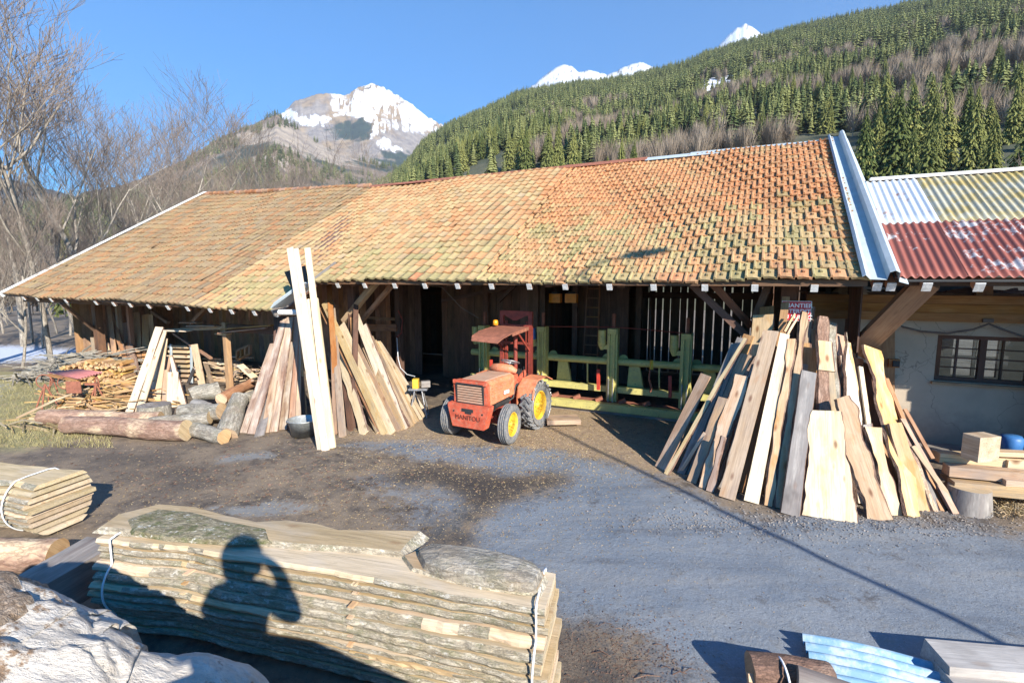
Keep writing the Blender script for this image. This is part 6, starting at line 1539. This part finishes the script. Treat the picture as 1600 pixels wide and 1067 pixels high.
# silvery fallen log close to the camera
def bigstump():
    b = MB(); pts = [Vector(p) for p in ((-3.6, 2.2, 1.02), (-3.0, 2.15, 1.04), (-2.6, 2.12, 1.03), (-2.25, 2.1, .98), (-2.02, 2.12, .96), (-1.84, 2.2, .93), (-1.64, 2.3, .93), (-1.44, 2.38, .86), (-1.30, 2.44, .8))]
    rs = [.60, .60, .58, .55, .48, .36, .27, .21, .10]
    P2 = []; R2 = []
    for i in range(len(pts)-1):
        for k in range(14): t = k/14; P2.append(pts[i].lerp(pts[i+1], t)); R2.append(rs[i]+(rs[i+1]-rs[i])*t)
    P2.append(pts[-1]); R2.append(rs[-1])
    n = 140; V = []; x = None; scab = []
    for i, p in enumerate(P2):
        t = (P2[min(i+1, len(P2)-1)]-P2[max(i-1, 0)]).normalized(); y = UP.cross(t).normalized(); z = t.cross(y)
        for j in range(n):
            a = 2*math.pi*j/n; d = y*math.cos(a)+z*math.sin(a)
            d = Vector((d.x, d.y, d.z*(2.1 if d.z < 0 else 1))); q = p+d*R2[i]; nn = float(fbm(q.x*1.1, q.y*3.2, q.z*3.2+3, 5)); rg = abs(float(fbm(q.x*1.5, q.y*4, q.z*4, 4))-.5)
            n2_ = float(fbm(q.x*5, q.y*11, q.z*11, 4)); sc_ = float(fbm(q.x*1.6, q.y*1.6, q.z*1.6+9, 5)); scab.append(sc_ > .565); V.append(p+d*R2[i]*(1+.42*(nn-.5)+.10*(n2_-.5)-1.3*max(0, .05-rg))+d*(.022 if sc_ > .565 else 0))
    m_ = len(P2); b.add(V, [(i*n+j, i*n+(j+1) % n, (i+1)*n+(j+1) % n, (i+1)*n+j) for i in range(m_-1) for j in range(n)]+[tuple(range(n))[::-1], tuple(range((m_-1)*n, m_*n))], mi=[1 if scab[i*n+j] else 0 for i in range(m_-1) for j in range(n)]+[0, 0], sm=True)
    return b.build('fallen_log', ['silver', 'scab'])
ntag(bigstump(), 'huge silvery barkless fallen log with brown bark scabs in the lower left corner', 'log')
# ---------------------------------------------------------------- lower right corner
bc = thing('slab_bundle', 'small bundle of split slabs with a white strap beside the shade-tinted sheet', 'timber bundle', gp(1210, 1060))
q0, q1 = gp(1172, 1048, .15), gp(1285, 1060, .14)
part('slab', 'bark', bc, lambda b: b.tube([q0, q0.lerp(q1, .5)+UP*.01, q1+(q1-q0)*.1], [.13, .13, .12], 14, capmi=1, noise=.15)).data.materials.append(M['endgrain'])
for k in range(4): part('slab', 'endgrain', bc, lambda b: b.beam(q0+Vector((-.05-.03*k, -.08-.07*k, -.03-.02*k)), q1+Vector((.0, -.1-.07*k, -.03-.02*k)), .05, .13, Vector((0, .6, 1))))
part('slab', 'grey', bc, lambda b: b.tube([gp(1245, 1062, .22), gp(1285, 1075, .20)+Vector((.2, -.1, 0))], [.10, .09], 12))
part('strap', 'strap', bc, lambda b: ringt(b, q0.lerp(q1, .38)+Vector((0, -.05, -.06)), (q1-q0), .20, .009, 24, 5))
def csh(b):
    A_, B_ = gp(1252, 990, .07), gp(1470, 1036, .07); C_ = gp(1296, 1120, .05); n = 72; V = []; nv = 8
    for j in range(nv+1):
        for i in range(13):
            pass
    dirl = (B_-A_); dw = (C_-A_); N_ = 60
    for i in range(N_+1):
        t = i/N_; z = .028*math.sin(t*2*math.pi*8)
        for k in range(7):
            u = k/6; V.append(A_+dw*t+dirl*u+UP*(z+.02*math.sin(u*4)))
    m_ = len(V); V += [p-UP*.006 for p in V]; F_ = [(i*7+k, i*7+k+1, (i+1)*7+k+1, (i+1)*7+k) for i in range(N_) for k in range(6)]
    b.add(V, F_+[tuple(m_+q for q in f[::-1]) for f in F_]+[(k, m_+k, m_+k+1, k+1) for k in range(6)], sm=True)
b = MB(); csh(b); ntag(b.build('corrugated_sheet', 'c_shade_blue'), 'spotted corrugated sheet at the bottom right, blue of shade painted in', 'metal sheet')
b = MB(); b.beam(gp(1462, 1032, .12), gp(1800, 1062, .12), .30, .15, jit=.012); ntag(b.build('old_beam', 'bleached'), 'bleached grey squared beam with a cracked end at the bottom right corner', 'beam')
b = MB(); b.beam(gp(1480, 1065, .08), gp(1800, 1100, .08), .30, .10, jit=.012); ntag(b.build('old_plank', 'bleached'), 'grey plank lying below the bleached beam at the bottom right corner', 'plank')
# ---------------------------------------------------------------- behind the camera: bank, person, lamp, added shading stack
def bank():
    xs = np.linspace(-9, 13, 90); ys = np.linspace(-8, 3.0, 60); X, Y = np.meshgrid(xs, ys)
    crest = np.interp(X, [-9, -4, -2.2, -1.2, -.9, -.1, .8, 1.6, 2.4, 3.2, 7, 9, 13], [1.2, 1.4, 1.6, 1.9, 2.0, 1.85, 1.45, .9, .6, .7, .8, .6, .3])
    fall = np.clip((2.25-Y)/1.4, 0, 1); fall = fall*fall*(3-2*fall)
    Z = crest*fall+(fbm(X*2, Y*2, 1, 3)-.5)*.12*fall-.03*(1-fall)
    flat = np.clip(1-np.hypot(X-.05, Y+.25)/.6, 0, 1); Z = Z*(1-flat)+1.5*flat
    o = grid_obj('earth_bank', X, Y, Z, go.data.materials[0], {k: np.zeros(X.shape) for k in ('asphalt', 'saw', 'grass', 'pale', 'dark', 'snow', 'far')}); o['kind'] = 'structure'
bank()
def person():
    J = {'pel': ((.02, -.30, 2.42), .17), 'waist': ((.02, -.29, 2.60), .165), 'chest': ((.02, -.27, 2.80), .19), 'neck': ((.01, -.22, 2.96), .10), 'head0': ((.0, -.20, 3.08), .11), 'head1': ((0, -.19, 3.19), .125), 'head2': ((0, -.20, 3.24), .06),
         'ls': ((-.20, -.27, 2.88), .095), 'le': ((-.36, -.14, 2.62), .075), 'lw': ((-.12, -.05, 2.90), .045), 'lh': ((-.06, -.05, 3.02), .036),
         'rs': ((.24, -.27, 2.88), .095), 're': ((.37, -.17, 2.64), .075), 'rw': ((.20, -.06, 2.98), .05), 'rh': ((.09, -.05, 3.08), .036),
         'lhp': ((-.10, -.30, 2.36), .105), 'lk': ((-.13, -.27, 1.98), .07), 'la': ((-.14, -.32, 1.60), .048), 'lt': ((-.15, -.16, 1.54), .04),
         'rhp': ((.14, -.30, 2.36), .105), 'rk': ((.16, -.27, 1.98), .07), 'ra': ((.17, -.32, 1.60), .048), 'rt': ((.18, -.16, 1.54), .04)}
    E = [('pel','waist'),('waist','chest'),('chest','neck'),('neck','head0'),('head0','head1'),('head1','head2'),('chest','ls'),('ls','le'),('le','lw'),('lw','lh'),('chest','rs'),('rs','re'),('re','rw'),('rw','rh'),('pel','lhp'),('lhp','lk'),('lk','la'),('la','lt'),('pel','rhp'),('rhp','rk'),('rk','ra'),('ra','rt')]
    for h, sx in (('lh', -1), ('rh', 1)):
        c = Vector(J[h][0])
        for k in range(4):
            J[h+str(k)] = (tuple(c+Vector((-sx*.03, .012-.0*k, .035-.02*k))), .009); J[h+str(k)+'b'] = (tuple(c+Vector((-sx*.06, .0, .035-.02*k))), .008); E += [(h, h+str(k)), (h+str(k), h+str(k)+'b')]
    ks = list(J); me = bpy.data.meshes.new('person'); me.from_pydata([J[k][0] for k in ks], [(ks.index(a), ks.index(b_)) for a, b_ in E], [])
    o = bpy.data.objects.new('person_skin', me); SC.collection.objects.link(o)
    md = o.modifiers.new('skin', 'SKIN'); s2 = o.modifiers.new('sub', 'SUBSURF'); s2.levels = 2; s2.render_levels = 2
    for i, k in enumerate(ks):
        r_ = J[k][1]; me.skin_vertices[0].data[i].radius = (r_, r_*(.75 if k in ('pel', 'waist', 'chest') else 1)); me.skin_vertices[0].data[i].use_root = (k == 'pel')
    bpy.context.view_layer.update(); m2 = bpy.data.meshes.new_from_object(o.evaluated_get(bpy.context.evaluated_depsgraph_get())); bpy.data.objects.remove(o)
    m2.materials.clear(); m2.materials.append(M['cloth']); m2.materials.append(M['skin'])
    for p in m2.polygons:
        c = p.center; p.use_smooth = True
        if c.z > 2.97: p.material_index = 1
    po = bpy.data.objects.new('person', m2); SC.collection.objects.link(po); ntag(po, 'photographer in dark clothes standing on the bank and raising a camera to the eye', 'person')
    b = MB(); b.lathe([(.0, .19), (.08, .17), (.13, .12), (.155, .03), (.15, -.06), (.14, -.13)], frame((0, -.215, 3.17), (1, 0, 0), (0, 1, 0), (0, 0, 1)), 20)
    h_ = b.build('hair', 'brown'); h_.parent = po
    b = MB(); b.box((0, -.085, 3.06), (.14, .05, .09)); b.box((0, -.085, 3.12), (.06, .05, .03)); ntag(b.build('camera', 'black'), 'black camera held up by the photographer', 'camera')
person()
lp = thing('street_lamp', 'slim metal lamp pole with a short arm behind the yard', 'street lamp', (8.1, -3.2, 0))
part('pole', 'steel', lp, lambda b: b.tube([(8.1, -3.2, 0), (8.1, -3.2, 4), (8.1, -3.2, 10.4)], [.055, .045, .035], 12))
part('arm', 'steel', lp, lambda b: b.tube([(8.1, -3.2, 10.4), (8.5, -3.0, 10.65), (8.95, -2.75, 10.6)], .035, 8))
part('lamp_head', 'steel', lp, lambda b: b.tube([(8.8, -2.8, 10.6), (9.0, -2.7, 10.58), (9.45, -2.5, 10.55)], [.06, .16, .09], 10))
st_ = thing('shade_timber_stack', 'unseen stack of rough sawn timber added past the right edge to shade the workshop wall', 'shading stack', (12.3, 4.4, 0))  # off-frame stack added to keep the sun off the workshop wall
for k in range(15):
    part('timber_layer', 'tan', st_, lambda b: [b.beam(Vector((8.45+k % 2*.05, 7.0+j*.24, .12+k*.21)), Vector((15.4, 3.0+j*.24, .12+k*.21)), .21, .19) for j in range(4)])
# ---------------------------------------------------------------- loose chips and gravel
def chips(n, xr, yr, size, mat, name, label, cat, thick=.2, cond=None, soft=True):
    V = []; F = []; rn = []
    px = NR.uniform(*xr, n); py = NR.uniform(*yr, n)
    if soft: px = NR.normal((xr[0]+xr[1])/2, (xr[1]-xr[0])/3.2, n); py = NR.normal((yr[0]+yr[1])/2, (yr[1]-yr[0])/3.2, n)
    for x, y in zip(px, py):
        if y < 560: continue
        p = gp(x, y, 0)
        if cond and not cond(p): continue
        zg = float(bumps(np.array([p.x]), np.array([p.y]))[0]); s = size*R.uniform(.4, 1.5)*min(1.6, max(.5, p.y/7)); a = R.uniform(0, 6.28); u = Vector((math.cos(a), math.sin(a), R.uniform(-.25, .25)))*s; w = Vector((-math.sin(a), math.cos(a), R.uniform(-.3, .3)))*s*R.uniform(.18, .5)
        c = p+UP*(zg+s*.12+.003); k = len(V); h = UP*s*thick
        V += [c-u-w, c+u-w*.7, c+u*.8+w, c-u*.9+w*.8, c-w*.2+h]; F += [(k, k+1, k+4), (k+1, k+2, k+4), (k+2, k+3, k+4), (k+3, k, k+4)]
    b = MB(); b.add(V, F, None, .5); o = b.build(name, mat); 
    at = o.data.attributes['rnd']; vals = np.repeat(NR.rand(len(V)//5), 5); at.data.foreach_set('value', vals)
    return ntag(o, label, cat, kind='stuff')
chips(8000, (0, 1050), (690, 900), .011, 'straw', 'wood_chips', 'wood chips and straw trodden over the dark dirt of the yard', 'wood chips')
chips(9000, (560, 1130), (640, 750), .012, 'straw', 'sawdust_flakes', 'pale sawdust flakes around the tractor wheels', 'wood shavings')
chips(1500, (900, 1640), (800, 1060), .008, 'grey', 'gravel_bits', 'loose grit lying on the bluish asphalt', 'gravel', .6)
chips(2600, (1030, 1640), (790, 840), .014, 'grey', 'gravel_edge', 'coarse gravel along the foot of the right plank cone', 'gravel', .7)
chips(1300, (850, 1080), (960, 1080), .014, 'bark', 'bark_litter', 'dark bark scraps on the ground at the right end of the big bundle', 'bark litter', .3)
chips(900, (100, 700), (690, 800), .022, 'bark', 'bark_crumbs', 'dark bark crumbs strewn in front of the logs', 'bark litter', .3)
sticks(30, lambda: gp(R.uniform(870, 1080), R.uniform(970, 1060), .0), (.06, .22), (.002, .005), 'bark', 'twig_litter', 'small twigs lying near the right end of the big bundle', 'twigs')
gb = MB(); V = []; F = []
for k in range(9000):
    p = gp(R.uniform(-60, 175), R.uniform(590, 700), 0); h = R.uniform(.03, .10); a = R.uniform(0, 6.3); w = Vector((math.cos(a), math.sin(a), 0))*.006; n_ = len(V)
    V += [p-w, p+w, p+Vector((R.gauss(0, .03), R.gauss(0, .03), h))]; F.append((n_, n_+1, n_+2))
gb.add(V, F); ntag(gb.build('grass', 'grassm'), 'short yellow green grass at the far left beside the table', 'grass', kind='stuff')
# ---------------------------------------------------------------- valley haze
def haze():
    b = MB(); x0, x1, y0, y1, z0, z1 = -7500, 7500, -60, 8000, -500, 2600
    b.add([(x, y, z) for z in (z0, z1) for x, y in ((x0, y0), (x1, y0), (x1, y1), (x0, y1))], [(3,2,1,0), (4,5,6,7), (0,1,5,4), (1,2,6,5), (2,3,7,6), (3,0,4,7)])
    m = bpy.data.materials.new('valley_air'); m.use_nodes = True; t = m.node_tree; t.nodes.clear()
    v = t.nodes.new('ShaderNodeVolumePrincipled'); v.inputs['Color'].default_value = (.72, .82, 1, 1); v.inputs['Density'].default_value = .00009; v.inputs['Anisotropy'].default_value = .1
    o_ = t.nodes.new('ShaderNodeOutputMaterial'); t.links.new(v.outputs[0], o_.inputs['Volume'])
    o = b.build('haze', m); ntag(o, 'thin bluish air filling the valley between the barn and the mountains', 'haze', kind='stuff')
haze()
